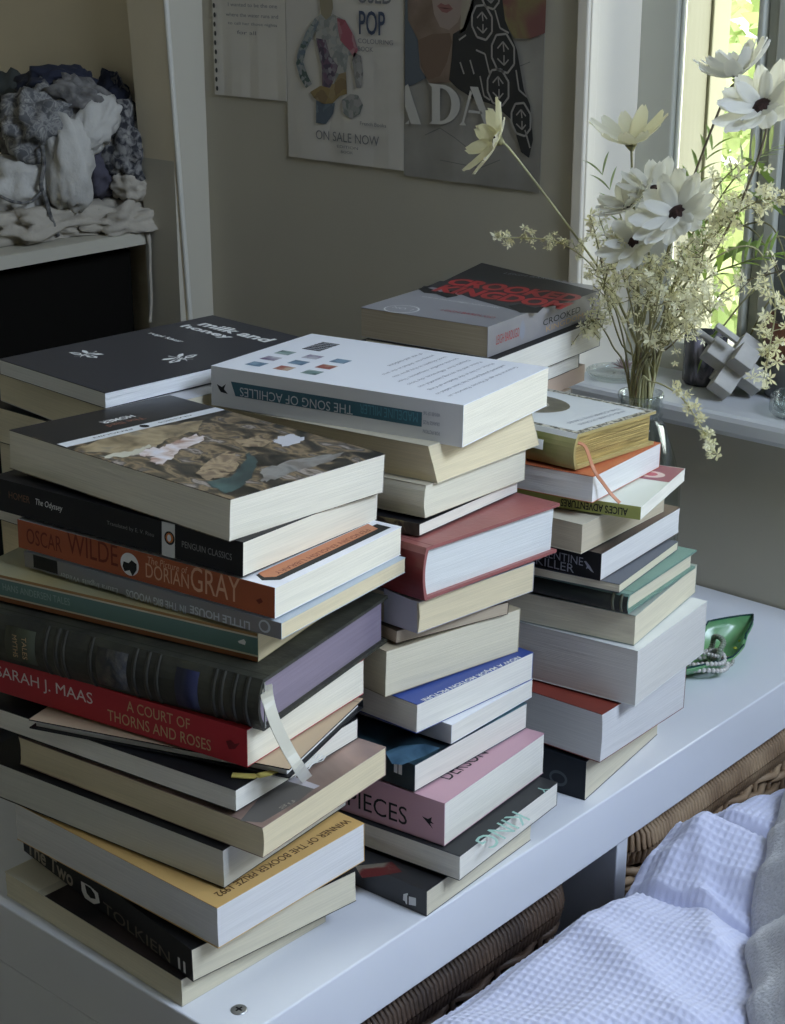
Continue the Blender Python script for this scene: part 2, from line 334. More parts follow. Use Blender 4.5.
# ================================================================ BOOKS
# near corner x, y, turn in degrees, extent left, extent right, thickness, height of its underside, rise of its left and right ends
T = {
    'A14': (-0.6874, 0.5807, 88.78, 0.1880, 0.1290, 0.0202, 0.0000, 0.0000, 0.0000),
    'A13': (-0.6802, 0.5843, 82.93, 0.2079, 0.1346, 0.0243, 0.0200, 0.0004, 0.0014),
    'A12': (-0.6654, 0.5934, 90.52, 0.2015, 0.1364, 0.0297, 0.0465, -0.0009, -0.0006),
    'A11': (-0.6766, 0.6102, 96.40, 0.1969, 0.1288, 0.0276, 0.0770, -0.0008, -0.0011),
    'A10': (-0.6502, 0.6194, 96.52, 0.2125, 0.1315, 0.0217, 0.1051, -0.0004, -0.0013),
    'A9': (-0.6712, 0.6176, 97.01, 0.1952, 0.1296, 0.0155, 0.1301, -0.0025, -0.0046),
    'A8': (-0.6560, 0.6493, 109.05, 0.2000, 0.1168, 0.0074, 0.1456, -0.0019, -0.0043),
    'A7': (-0.6755, 0.6324, 99.46, 0.1961, 0.1333, 0.0260, 0.1533, -0.0015, -0.0041),
    'A6': (-0.6692, 0.6415, 102.42, 0.2294, 0.1566, 0.0355, 0.1770, 0.0014, -0.0012),
    'A5': (-0.6886, 0.6568, 103.93, 0.1961, 0.1296, 0.0196, 0.2127, 0.0024, -0.0012),
    'A4': (-0.6675, 0.6568, 98.36, 0.2151, 0.1405, 0.0115, 0.2340, 0.0020, -0.0028),
    'A3': (-0.6721, 0.6561, 98.43, 0.2147, 0.1427, 0.0208, 0.2468, 0.0022, -0.0044),
    'A2': (-0.6949, 0.6518, 97.88, 0.1981, 0.1476, 0.0232, 0.2693, 0.0027, -0.0072),
    'A1': (-0.7007, 0.6471, 93.06, 0.2040, 0.1502, 0.0278, 0.2922, 0.0055, -0.0086),
    'B14': (-0.6367, 0.7600, 93.06, 0.1970, 0.1290, 0.0206, 0.0000, -0.0000, -0.0000),
    'B13': (-0.6247, 0.7808, 95.90, 0.1955, 0.1336, 0.0197, 0.0236, -0.0023, -0.0027),
    'B12': (-0.6406, 0.7830, 95.89, 0.1970, 0.1347, 0.0336, 0.0437, -0.0020, -0.0028),
    'B11': (-0.6654, 0.7802, 91.85, 0.1968, 0.1346, 0.0211, 0.0781, -0.0021, -0.0035),
    'B10': (-0.6647, 0.8190, 94.50, 0.1969, 0.1069, 0.0152, 0.1002, -0.0020, -0.0048),
    'B9': (-0.6734, 0.7913, 89.57, 0.1973, 0.1327, 0.0226, 0.1161, -0.0018, -0.0054),
    'B8': (-0.6948, 0.7827, 84.21, 0.1964, 0.1354, 0.0347, 0.1404, -0.0026, -0.0071),
    'B7': (-0.6964, 0.7964, 81.30, 0.1970, 0.1074, 0.0102, 0.1758, -0.0027, -0.0073),
    'B6': (-0.6802, 0.8001, 88.87, 0.1968, 0.1290, 0.0233, 0.1869, -0.0032, -0.0076),
    'B5': (-0.6761, 0.8028, 89.92, 0.2188, 0.1525, 0.0386, 0.2114, -0.0040, -0.0083),
    'B4': (-0.6935, 0.8168, 98.06, 0.1970, 0.1381, 0.0094, 0.2501, -0.0038, -0.0077),
    'B3': (-0.6953, 0.8253, 96.10, 0.1949, 0.1331, 0.0239, 0.2606, -0.0042, -0.0085),
    'B2': (-0.6929, 0.8336, 96.21, 0.1954, 0.1384, 0.0269, 0.2837, -0.0028, -0.0075),
    'B1': (-0.6836, 0.8501, 101.60, 0.2091, 0.1386, 0.0304, 0.3080, 0.0006, -0.0048),
    'C11': (-0.6477, 0.9642, 97.93, 0.1970, 0.1334, 0.0344, 0.0000, -0.0000, -0.0000),
    'C10': (-0.6361, 0.9653, 92.35, 0.1968, 0.1295, 0.0415, 0.0366, -0.0010, -0.0027),
    'C9': (-0.6238, 0.9916, 97.23, 0.1966, 0.1281, 0.0466, 0.0789, -0.0014, -0.0030),
    'C8': (-0.6317, 0.9983, 100.90, 0.1973, 0.1311, 0.0252, 0.1253, -0.0008, -0.0027),
    'C7': (-0.6354, 0.9940, 97.75, 0.1961, 0.1245, 0.0164, 0.1520, -0.0019, -0.0037),
    'C6': (-0.6423, 0.9905, 100.19, 0.1969, 0.1173, 0.0077, 0.1682, -0.0012, -0.0031),
    'C5': (-0.6569, 0.9860, 96.42, 0.1971, 0.1359, 0.0226, 0.1755, -0.0005, -0.0022),
    'C4': (-0.6667, 0.9733, 94.22, 0.1970, 0.1295, 0.0240, 0.1986, -0.0003, -0.0028),
    'C3': (-0.6375, 1.0070, 105.49, 0.1970, 0.1164, 0.0109, 0.2236, -0.0004, -0.0040),
    'C2': (-0.6674, 0.9860, 98.38, 0.1970, 0.1220, 0.0213, 0.2357, -0.0007, -0.0052),
    'C1': (-0.6844, 0.9874, 90.88, 0.1699, 0.1103, 0.0283, 0.2578, -0.0009, -0.0060),
}
X, Y, Z = Vector((1, 0, 0)), Vector((0, 1, 0)), Vector((0, 0, 1))
class Book: pass
def make_book(key, label, spine='back', page=P_CREAM, cover=BLACK, spine_m=None, back_m=None, hard=False, group=None,
              a=None, b=None, Th=None, z=None, xy=None, rot=None, edge_m=None, curl=0.0, bow=0.0, lean=0.0, board=0.0024, gap=0.0006, roundback=0.0):
    t = list(T[key]) if key in T else [0, 0, 90, .197, .129, .02, 0, 0, 0]
    if xy: t[0], t[1] = xy
    if rot is not None: t[2] = rot
    if a: t[3] = a
    if b: t[4] = b
    if Th: t[5] = Th
    if z is not None: t[6] = z
    B = Book(); B.a, B.b, B.T, B.z = t[3], t[4], t[5] - gap, t[6] + gap / 2
    B.o = empty('hardcover_book' if hard else 'paperback_book', (t[0], t[1], B.z), radians(t[2]), label=label, cat='book', group=group)
    rx, ry = math.atan2(t[7], t[3]), -math.atan2(t[8], t[4]); B.o.rotation_euler = (rx, ry, radians(t[2]))
    B.M = Matrix.Translation((t[0], t[1], B.z)) @ B.o.rotation_euler.to_matrix().to_4x4()
    a, b, Tt = B.a, B.b, B.T
    if spine == 'left': W, L, mp = b, a, lambda s, q, z: (s, q, z)
    elif spine == 'back': W, L, mp = b, a, lambda s, q, z: (b - s, q, z)
    elif spine == 'right': W, L, mp = a, b, lambda s, q, z: (q, s, z)
    else: W, L, mp = a, b, lambda s, q, z: (q, a - s, z)
    ct = board if hard else 0.00045
    ov = 0.003 if hard else 0.0
    # page block: fore edge bowed / leaning, spine side straight or rounded
    nz, nq = 6, 5
    s0 = 0.002 if hard else ct
    rb = roundback
    def fore(f): return W - ov - 0.0004 + lean * (f - 0.5) - bow * (1 - (2 * f - 1) ** 2)
    def backs(f): return s0 - (rb * (1 - (2 * f - 1) ** 2) if rb else 0)
    bm = bmesh.new(); grid = []
    for j in range(nq + 1):
        q = ov + (L - 2 * ov) * j / nq
        ring = []
        for i in range(nz + 1):
            f = i / nz; ring.append(bm.verts.new(mp(fore(f) + 0.0002 * RND.uniform(-1, 1), q, ct + (Tt - 2 * ct) * f)))
        for i in range(nz, -1, -1):
            f = i / nz; ring.append(bm.verts.new(mp(backs(f), q, ct + (Tt - 2 * ct) * f)))
        grid.append(ring)
    m = len(grid[0])
    for r0, r1 in zip(grid, grid[1:]):
        for i in range(m): bm.faces.new((r0[i], r0[(i + 1) % m], r1[(i + 1) % m], r1[i]))
    for r in (grid[0], grid[-1]):
        for i in range(nz): bm.faces.new((r[i], r[i + 1], r[m - 2 - i], r[m - 1 - i]))
    bmesh.ops.recalc_face_normals(bm, faces=bm.faces)
    B.pages = link_mesh('page_block', bm, page, B.o)
    # cover: one bent sheet (paperback) or two boards and a spine (hardcover)
    outer, inner = [], []
    nt_ = 8
    for i in range(nt_ + 1):
        s = (W + (ov if not hard else 0) - lean / 2) * (1 - i / nt_); outer.append((s, 0)); inner.append((max(s, ct), ct))
    if rb:
        outer, inner = outer[:-1], inner[:-1]
        for i in range(0, 9):
            f = i / 8; bx = -rb * (1 - (2 * f - 1) ** 2); outer.append((bx, Tt * f)); inner.append((bx + ct, ct + (Tt - 2 * ct) * f))
    for i in range((0 if not rb else 1), nt_ + 1):
        s = (W + lean / 2) * i / nt_; zz = Tt + curl * (i / nt_) ** 3; outer.append((s, zz)); inner.append((max(s, ct), zz - ct))
    bm = bmesh.new(); rows = []
    for q in [ -0.0002 + (L + 0.0004) * j / 4 for j in range(5)]:
        rows.append(([bm.verts.new(mp(s, q, z)) for s, z in outer], [bm.verts.new(mp(s, q, z)) for s, z in inner]))
    k = len(outer)
    faces_mid = []
    for (o0, i0), (o1, i1) in zip(rows, rows[1:]):
        for i in range(k - 1):
            f = bm.faces.new((o0[i], o0[i + 1], o1[i + 1], o1[i])); faces_mid.append((f, i))
            bm.faces.new((i0[i], i0[i + 1], i1[i + 1], i1[i]))
        bm.faces.new((o0[0], i0[0], i1[0], o1[0])); bm.faces.new((o0[-1], i0[-1], i1[-1], o1[-1]))
    for o0, i0 in (rows[0], rows[-1]):
        for i in range(k - 1): bm.faces.new((o0[i], o0[i + 1], i0[i + 1], i0[i]))
    spine_m = spine_m or cover; back_m = back_m or cover
    n_sp0 = nt_ if not rb else nt_ - 1; n_sp1 = (nt_ + 1) if not rb else nt_ + 7
    for f, i in faces_mid:
        if n_sp0 <= i < n_sp1: f.material_index = 1
        elif i < n_sp0: f.material_index = 2
    bmesh.ops.recalc_face_normals(bm, faces=bm.faces)
    for f, i in faces_mid:
        if i >= n_sp1: f.material_index = 3
    B.cover = link_mesh('cover', bm, None, B.o, mats=[edge_m or cover, spine_m, back_m, cover])
    if hard:    # the boards stand proud of the pages, groove shade is a painted dark strip
        bm = bmesh.new(); s_g = 0.006
        for q0, q1 in ((-0.0004, L + 0.0004),):
            for zz in (Tt + 0.0001,):
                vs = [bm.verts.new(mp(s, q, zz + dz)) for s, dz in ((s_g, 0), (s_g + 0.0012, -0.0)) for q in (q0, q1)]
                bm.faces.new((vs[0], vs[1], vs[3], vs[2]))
        link_mesh('joint_groove_shade', bm, mat('groove_shadow_' + cover.name, tuple(c * 0.6 for c in cover.node_tree.nodes['Principled BSDF'].inputs['Base Color'].default_value[:3]), 0.7), B.o)
    return B
FACE = {'L': (Vector((0, 0, 0)), -X), 'R': (Vector((0, 0, 0)), -Y), 'T': (None, Z)}
def loc_on(B, face, p, off=0.0):
    """where the photo ray p meets a face of the book, in the book's own frame"""
    if face == 'T': co, no = Vector((0, 0, B.T + off)), Z
    elif face == 'L': co, no = Vector((-off, 0, 0)), -X
    else: co, no = Vector((0, -off, 0)), -Y
    w = on_plane(p, B.M @ co, B.M.to_3x3() @ no); return B.M.inverted() @ w
def btext(B, face, s, p0, p1, h, m, off=0.0, side=1, **k):
    """lettering on a face from baseline start p0 to baseline end p1"""
    P0, P1 = loc_on(B, face, p0, off), loc_on(B, face, p1, off); d = P1 - P0
    n = FACE[face][1]; ax = max((X, -X, Y, -Y), key=lambda v: v.dot(d) if abs(v.dot(n)) < .5 else -9)
    text(B.o, s, P0, ax, n.cross(ax), d.dot(ax), h, m, **k)
def bpoly(B, face, pts, m, name='cover_art', off=0.0, lift=0.0001, **k):
    """printed shape on a face given by its corners in the photo"""
    n = FACE[face][1]; r, u = {'T': (X, Y), 'L': (-Y, Z), 'R': (X, Z)}[face]
    q = [loc_on(B, face, p, off) for p in pts]; P0 = Vector((0, 0, B.T)) if face == 'T' else Vector((-off if face == 'L' else 0, -off if face == 'R' else 0, 0))
    return patch(B.o, name, P0, r, u, [((v - P0).dot(r), (v - P0).dot(u)) for v in q], m, lift, **k)
def tpatch(B, name, x0, x1, y0, y1, m, lift=0.0001, **k):
    return patch(B.o, name, (x0, y0, B.T), X, Y, rect(x1 - x0, y1 - y0), m, lift, **k)
def lpatch(B, name, y0, y1, f0, f1, m, lift=0.0001, **k):   # on the left face, heights as fractions
    return patch(B.o, name, (0, y1, B.T * f0), -Y, Z, rect(y1 - y0, B.T * (f1 - f0)), m, lift, **k)
GA, GB, GC, GD, GE = ('books in the front left stack', 'books in the middle stack', 'books in the right stack', 'books in the rear left stack', 'books in the rear middle stack')

# ---------------- front left stack, bottom to top
M_PHOTO = multi('brown_photo_print', (14, 9, 9), [(0.3, (0.10, 0.07, 0.06)), (0.45, (0.22, 0.15, 0.12)), (0.6, (0.40, 0.27, 0.22)), (0.75, (0.30, 0.22, 0.2))])
B = make_book('A14', 'bottom book of the front left stack, cream pages under a part black cover', 'back', P_CREAM, col('cream_card', (0.62, 0.58, 0.46)), group=GA)
tpatch(B, 'cover_art', 0.0, B.b, 0.0, 0.142, mat('cover_dark_print', (0.045, 0.032, 0.03), 0.35, color2=(0.012, 0.011, 0.012), vscale=(20, 20, 20)))
tpatch(B, 'cover_art', 0.0, 0.05, 0.142, 0.150, col('pale_band', (0.5, 0.47, 0.38)))
B = make_book('A13', 'black spined paperback with a white ring emblem, second from the bottom, front left stack', 'left', P_CREAM, BLACK, group=GA)
btext(B, 'L', 'TOLKIEN', (104, 912), (170, 957), 0.0085, col('brown_gilt', (0.16, 0.14, 0.11)), name='author_text')
btext(B, 'L', 'II', (178.5, 968), (186, 974), 0.0085, INK_W, name='volume_number')
btext(B, 'L', 'The Two', (27, 852), (73, 885), 0.013, col('dull_gilt', (0.34, 0.30, 0.24)), bold=0.02, shear=0.1)
bpoly(B, 'L', [(81, 881), (90, 886), (98, 893), (100, 903), (94, 904), (85, 898), (82, 891)], INK_W, 'emblem')
bpoly(B, 'L', [(85, 884), (91, 888), (95, 894), (96, 899), (91, 898), (87, 893)], INK_K, 'emblem', lift=0.00025)
B = make_book('A12', 'thick paperback with an orange tan cover and brown capitals, front left stack', 'back', pages('lilac_white', (0.76, 0.75, 0.74)), col('booker_orange', (0.62, 0.40, 0.15)), group=GA)
btext(B, 'T', 'WINNER OF THE BOOKER PRIZE 1992', (345, 819), (212, 893), 0.0062, col('brown_ink', (0.10, 0.05, 0.02)), bold=0.01)
B = make_book('A11', 'pale grey paged paperback with a black cover jutting left above the orange book', 'back', pages('ash', (0.66, 0.65, 0.58)), BLACK, a=.222, group=GA)
B = make_book('A10', 'cream paged paperback with a brown photo cover jutting right in the front left stack', 'back', P_YELLOW, M_PHOTO, group=GA, bow=0.001)
bpoly(B, 'T', [(240, 821), (262, 822.5), (300, 800), (314, 789), (287, 781), (262, 795)], col('slate_print', (0.12, 0.11, 0.10), 0.35))
bpoly(B, 'T', [(287, 781), (314, 789), (320, 786), (292, 776)], col('pale_lilac_print', (0.45, 0.42, 0.45), 0.35))
btext(B, 'T', 'fig', (292, 799), (272, 806), 0.004, col('dull_print', (0.3, 0.27, 0.22)))
B = make_book('A9', 'white paged paperback with a black cover of zigzag white lines', 'back', P_WHITE, BLACK, a=.235, group=GA)
def zigzag(B, face, c0, c1, c2, n, m):       # zigzag bands between c0->c1, stacked towards c2
    P0, P1, P2 = (loc_on(B, face, c) for c in (c0, c1, c2)); r = P1 - P0; u = P2 - P0; bm = bmesh.new()
    nn = FACE[face][1]
    for k in range(n):
        for j in range(6):
            s0, s1 = j / 6, (j + 1) / 6; h0 = 0.12 * (j % 2); h1 = 0.12 * ((j + 1) % 2); t = k / n
            if face == 'T': q = [P0 + r * (t + h) + u * s for s, h in ((s0, h0), (s1, h1))]; w = r * (0.42 / n)
            v = [bm.verts.new(x + nn * 0.00012) for x in (q[0], q[1], q[1] + w, q[0] + w)]; f = bm.faces.new(v); f.normal_update()
            if f.normal.dot(nn) < 0: f.normal_flip()
    return link_mesh('cover_art', bm, m, B.o)
zigzag(B, 'T', (52, 712), (92, 724), (60, 703), 12, INK_W); zigzag(B, 'T', (150, 742), (190, 756), (160, 735), 12, INK_W)
zigzag(B, 'T', (258, 774), (287, 781), (300, 750), 9, INK_W)
B = make_book('A8', 'thin black edged notebook with tan cover, white pages and yellow ribbon', 'back', pages('bright', (0.86, 0.86, 0.86)), col('kraft', (0.50, 0.38, 0.26), 0.7), spine_m=BLACK, back_m=BLACK, edge_m=BLACK, hard=True, board=0.0009, group=GA, Th=0.0072, a=0.19)
ybm = bmesh.new(); bm_strip(ybm, [B.M.inverted() @ v for v in smooth_path([onz((297, 762), 0.1475), onz((290, 765), 0.1470), onz((276, 771), 0.1467), onz((255, 776), 0.1465), onz((232, 775), 0.1467)], 5)], 0.005, B.M.inverted().to_3x3() @ Vector((0.6, 0.8, 0))); 
link_mesh('ribbon_marker', ybm, mat('yellow_ribbon', (0.62, 0.52, 0.12), 0.5, sheen=0.3), B.o)['label'] = 'yellow ribbon marker'
M_RED = col('red', (0.42, 0.03, 0.04), 0.35)
B = make_book('A7', 'bright red spined paperback with white and gilt capitals, front left stack', 'left', P_PALE, M_RED, a=.225, group=GA)
btext(B, 'L', 'SARAH J. MAAS', (-3, 679), (93, 708), 0.0105, col('rose_white', (0.72, 0.62, 0.60), 0.5), name='author_text')
GILT = col('gilt_text', (0.55, 0.37, 0.20), 0.5)
btext(B, 'L', 'A COURT OF', (127, 711), (190, 727), 0.0075, GILT); btext(B, 'L', 'THORNS AND ROSES', (108, 720), (211, 748), 0.0078, GILT)
bpoly(B, 'L', [(226, 741), (231, 740), (235, 744), (240, 743), (235, 749), (229, 749)], col('dark_red_ink', (0.12, 0.01, 0.015)), 'emblem')
M_LEATH = mat('dark_olive_leather', (0.045, 0.045, 0.030), 0.55, color2=(0.02, 0.02, 0.016), vscale=(30, 30, 30), bump=0.5, bscale=(90, 90, 90))
B = make_book('A6', 'dark olive hardcover with raised spine bands, purple page edges and a cream ribbon', 'left', P_PURPLE, M_LEATH, hard=True, a=.24, group=GA, roundback=0.006)
def spine_bulge(B, y0, y1, f0, f1, m, rb, name='spine_band', lift=0.0006):   # band wrapped on the rounded spine
    bm = bmesh.new(); rows = []
    for i in range(9):
        f = f0 + (f1 - f0) * i / 8; x = -rb * (1 - (2 * f - 1) ** 2) - lift; rows.append((bm.verts.new((x, y0, B.T * f)), bm.verts.new((x, y1, B.T * f)), bm.verts.new((x + lift * 1.5, y0, B.T * f)), bm.verts.new((x + lift * 1.5, y1, B.T * f))))
    for p, q in zip(rows, rows[1:]):
        bm.faces.new((p[0], p[1], q[1], q[0])); bm.faces.new((p[2], p[0], q[0], q[2])); bm.faces.new((p[1], p[3], q[3], q[1]))
    bmesh.ops.recalc_face_normals(bm, faces=bm.faces); return link_mesh(name, bm, m, B.o, True)
M_BAND = mat('dark_band', (0.028, 0.028, 0.022), 0.5, color2=(0.042, 0.04, 0.03), vscale=(90, 90, 90)); M_BLUE = mat('blue_panel', (0.012, 0.015, 0.05), 0.45)
for y0 in (0.008, 0.017, 0.026, 0.032, 0.075, 0.083, 0.093, 0.128, 0.150, 0.156, 0.165): spine_bulge(B, y0, y0 + 0.0028, 0, 1, M_BAND, 0.006, lift=0.0007)
spine_bulge(B, 0.045, 0.062, 0.12, 0.88, M_BLUE, 0.006, 'spine_panel'); spine_bulge(B, 0.1, 0.124, 0.12, 0.88, mat('tooled_panel', (0.02, 0.022, 0.03), 0.4, color2=(0.075, 0.07, 0.055), vscale=(160, 160, 160), bump=0.6), 0.006, 'spine_panel')
spine_bulge(B, 0.175, 0.200, 0.15, 0.85, mat('olive_panel', (0.05, 0.055, 0.03), 0.5), 0.006, 'spine_panel')
text(B.o, 'MYTHS', (-0.0075, 0.192, 0.026), -Z, -Y, 0.016, 0.004, GILT, lift=0.0004)
text(B.o, 'TALES', (-0.0075, 0.184, 0.026), -Z, -Y, 0.016, 0.004, GILT, lift=0.0004)
box('cover_edge_bead', (0.0, -0.0011, 0.0022), (0.0012, -0.0003, B.T - 0.0022), mat('grey_edge', (0.25, 0.25, 0.23), 0.5), B.o)
rb_ = bmesh.new(); RI = B.M.inverted()
bm_strip(rb_, [RI @ v for v in smooth_path([onx((266, 686), -0.6735), onx((268, 700), -0.662), onx((276, 725), -0.655), onx((289, 751), -0.650), onx((300, 769), -0.646), onz((307, 779), 0.1275)], 5)], 0.0078, RI.to_3x3() @ Vector((0.15, 1, 0.25)))
link_mesh('ribbon_marker', rb_, mat('cream_ribbon', (0.72, 0.68, 0.55), 0.45, sheen=0.3), B.o)['label'] = 'long cream ribbon marker'
M_SAGE = col('sage_teal', (0.13, 0.22, 0.20), 0.4)
B = make_book('A5', 'teal spined paperback with orange and cream stripes above the olive hardcover', 'left', P_YELLOW, mat('sage_to_ochre', (0.34, 0.36, 0.26), 0.4, color2=(0.48, 0.36, 0.13), vscale=(6, 6, 6)), spine_m=M_SAGE, a=.225, group=GA)
lpatch(B, 'spine_stripe', 0, B.a, 0.90, 1.0, col('ochre', (0.36, 0.20, 0.08))); lpatch(B, 'spine_stripe', 0, B.a, 0.84, 0.90, col('cream_line', (0.60, 0.55, 0.42)))
lpatch(B, 'spine_stripe', 0, B.a, 0.0, 0.17, col('rust', (0.25, 0.10, 0.04))); lpatch(B, 'spine_stripe', 0, B.a, 0.17, 0.23, col('cream_line', (0.60, 0.55, 0.42)))
btext(B, 'L', 'HANS ANDERSEN TALES', (3, 590), (70, 603), 0.005, col('pale_teal', (0.30, 0.40, 0.36)))
bpoly(B, 'L', [(238, 641), (244, 639), (246, 642), (245, 645), (239, 643)], INK_W, 'emblem')
M_LILAC = mat('cover_grey_lilac', (0.20, 0.22, 0.25), 0.4, color2=(0.25, 0.22, 0.20), vscale=(10, 10, 10))
B = make_book('A4', 'thin grey spined paperback with upside down pale lettering under the orange spine', 'left', P_YELLOW, col('pale_blue_grey', (0.45, 0.50, 0.55)), spine_m=M_LILAC, group=GA)
PALE_T = col('pale_text', (0.55, 0.58, 0.60), 0.5)
btext(B, 'L', 'LITTLE HOUSE', (250, 622), (190, 607), 0.0055, PALE_T, bold=0.02); btext(B, 'L', 'IN THE BIG WOODS', (186, 606), (126, 590), 0.0055, PALE_T, bold=0.02)
btext(B, 'L', 'Laura Ingalls Wilder', (118, 587), (60, 573), 0.005, PALE_T, name='author_text', shear=0.15)
lpatch(B, 'spine_label', 0.185, 0.207, 0.1, 0.95, INK_K)
patch(B.o, 'emblem', (0, 0.017, 0.0015), -Y, Z, disc(0.009, 0.0085), PALE_T, 0.0002); patch(B.o, 'emblem', (0, 0.0158, 0.0028), -Y, Z, disc(0.0062, 0.006), M_LILAC, 0.0003)
M_OR = col('burnt_orange', (0.36, 0.095, 0.04), 0.45)
B = make_book('A3', 'burnt orange spined paperback with a round black and white portrait emblem', 'left', P_PALE, col('white_card', (0.80, 0.80, 0.84), 0.35), spine_m=M_OR, group=GA)
btext(B, 'L', 'OSCAR', (27, 543), (62, 551), 0.011, col('dark_red_text', (0.16, 0.03, 0.015)), name='author_text', bold=0.0); btext(B, 'L', 'WILDE', (68, 553), (118, 566), 0.0145, col('dark_red_text', (0.16, 0.03, 0.015)), name='author_text')
CR = col('peach_text', (0.66, 0.38, 0.24), 0.5)
btext(B, 'L', 'The Picture of', (147, 563), (187, 573), 0.0048, CR, shear=0.15); btext(B, 'L', 'DORIAN', (146, 577), (189, 588), 0.0098, CR); btext(B, 'L', 'GRAY', (191, 590), (240, 604), 0.0165, CR)
P0 = loc_on(B, 'L', (121, 573)); patch(B.o, 'emblem', P0, -Y, Z, disc(0.0155, 0.0155, 24), INK_W, 0.0002)
bpoly(B, 'L', [(124, 561), (129, 563), (132, 560), (137, 564), (137, 570), (133, 576), (130, 570), (125, 571), (123, 566)], INK_K, 'emblem', lift=0.0004)
bpoly(B, 'L', [(256, 600), (261, 598), (263, 602), (259, 604)], col('dark_red_text', (0.16, 0.03, 0.015)), 'emblem')
bpoly(B, 'T', [(256, 575), (262, 580.5), (280, 580), (391, 527.5), (377, 524)], INK_K, 'cover_panel')
bpoly(B, 'T', [(258, 573.5), (264, 577.5), (276, 577), (378, 529), (368, 524)], col('copper', (0.50, 0.20, 0.10), 0.4), 'cover_panel', lift=0.0002)
btext(B, 'T', 'PENGUIN ENGLISH LIBRARY', (366, 529.5), (276, 574), 0.0042, col('dark_red_text', (0.16, 0.03, 0.015)), lift=0.0003)
B = make_book('A2', 'black spined paperback with a narrow white band, second in the front left stack', 'left', P_PALE, BLACK, a=.215, group=GA)
lpatch(B, 'spine_band', loc_on(B, 'L', (175, 555)).y, loc_on(B, 'L', (162, 553)).y, 0, 1, col('band_white', (0.62, 0.62, 0.60)))
P0 = loc_on(B, 'L', (164.5, 543.5)); patch(B.o, 'emblem', P0, -Y, Z, disc(0.0085, 0.009, 20), INK_K, 0.0002); patch(B.o, 'emblem', P0 + Vector((0, -.0012, .0014)), -Y, Z, disc(0.0062, 0.0066, 20), col('logo_orange', (0.55, 0.18, 0.05)), 0.0003)
patch(B.o, 'emblem', P0 + Vector((0, -.0025, .0022)), -Y, Z, disc(0.0033, 0.0048, 14), INK_W, 0.0004)
btext(B, 'L', 'The Odyssey', (35, 506), (62, 514), 0.0055, INK_W, shear=0.15); btext(B, 'L', 'HOMER', (9, 498), (30, 503.5), 0.0048, col('faint_orange', (0.16, 0.08, 0.05)), name='author_text')
btext(B, 'L', 'Translated by E. V. Rieu', (107, 525.5), (154, 538), 0.0034, col('faint_white', (0.22, 0.22, 0.22)), name='small_print'); btext(B, 'L', 'PENGUIN CLASSICS', (182, 547), (232, 560), 0.0042, col('faint_white', (0.22, 0.22, 0.22)), name='small_print')
M_PAINT = multi('old_master_print', (55, 38, 40), [(0.30, (0.012, 0.012, 0.010)), (0.44, (0.045, 0.040, 0.032)), (0.50, (0.11, 0.085, 0.055)), (0.55, (0.30, 0.22, 0.13)), (0.60, (0.07, 0.06, 0.05)), (0.66, (0.42, 0.36, 0.32)), (0.72, (0.10, 0.08, 0.06))], 0.3, 'noise', 12, 0.7)
B = make_book('A1', 'topmost book of the front left stack, old battle painting below a black strip', 'back', P_PALE, M_PAINT, group=GA)
a_, b_ = B.a, B.b
ys_ = loc_on(B, 'T', (61, 443.5)).y; yw_ = loc_on(B, 'T', (71, 446.5)).y
tpatch(B, 'title_strip', 0.0005, b_ - 0.0005, ys_, a_ - 0.0005, col('strip_black', (0.018, 0.018, 0.020), 0.3), 0.0001)
tpatch(B, 'title_band', 0.0005, b_ - 0.0005, yw_, ys_, col('strip_white', (0.70, 0.72, 0.74), 0.35), 0.0003)
text(B.o, 'HOMER', (0.088, a_ - 0.024, B.T), -X, -Y, 0.030, 0.006, INK_W, 'author_text', 0.02, 0.0003); text(B.o, 'The Iliad', (0.090, a_ - 0.033, B.T), -X, -Y, 0.034, 0.0055, col('faint_orange2', (0.35, 0.16, 0.10)), lift=0.0003)
P0 = Vector((b_ / 2 - .004, (ys_ + yw_) / 2 - .0035, B.T)); patch(B.o, 'emblem', P0, X, Y, disc(0.007, 0.007, 18), INK_K, 0.0005)
text(B.o, 'PENGUIN', (b_ / 2 - .012, (ys_ + yw_) / 2 + .001, B.T), -X, -Y, 0.035, 0.0022, INK_K, 'small_print', 0, 0.0005); text(B.o, 'CLASSICS', (b_ / 2 + .045, (ys_ + yw_) / 2 + .001, B.T), -X, -Y, 0.032, 0.0022, INK_K, 'small_print', 0, 0.0005)
def blob(B, pts, m, lift):       # ragged painted shape
    q = []
    for i, p in enumerate(pts):
        n_ = pts[(i + 1) % len(pts)]
        for k in range(5):
            t = k / 5; j = 0.0 if k == 0 else 1.0; q.append((p[0] + (n_[0] - p[0]) * t + j * RND.uniform(-2.4, 2.4), p[1] + (n_[1] - p[1]) * t + j * RND.uniform(-1.3, 1.3)))
    bpoly(B, 'T', q, m, 'cover_art', lift=lift)
blob(B, [(74, 449), (90, 444), (130, 430), (170, 425), (205, 420), (198, 431), (165, 440), (150, 452), (120, 455), (90, 452)], multi('ochre_cloud', (40, 40, 40), [(0.35, (0.16, 0.12, 0.07)), (0.55, (0.42, 0.33, 0.20)), (0.65, (0.24, 0.21, 0.16))], 0.3), 0.00014)
blob(B, [(140, 456), (145, 449), (165, 447), (176, 441), (196, 434), (206, 437), (200, 443), (182, 449), (174, 455), (163, 465), (148, 462), (155, 457)], multi('flesh_white', (60, 60, 60), [(0.35, (0.42, 0.26, 0.2)), (0.5, (0.68, 0.58, 0.55)), (0.65, (0.74, 0.72, 0.76))], 0.3), 0.00022)
blob(B, [(100, 456), (120, 453), (140, 449), (150, 445), (146, 451), (128, 457), (104, 458.5)], col('foam', (0.55, 0.52, 0.42)), 0.0002)
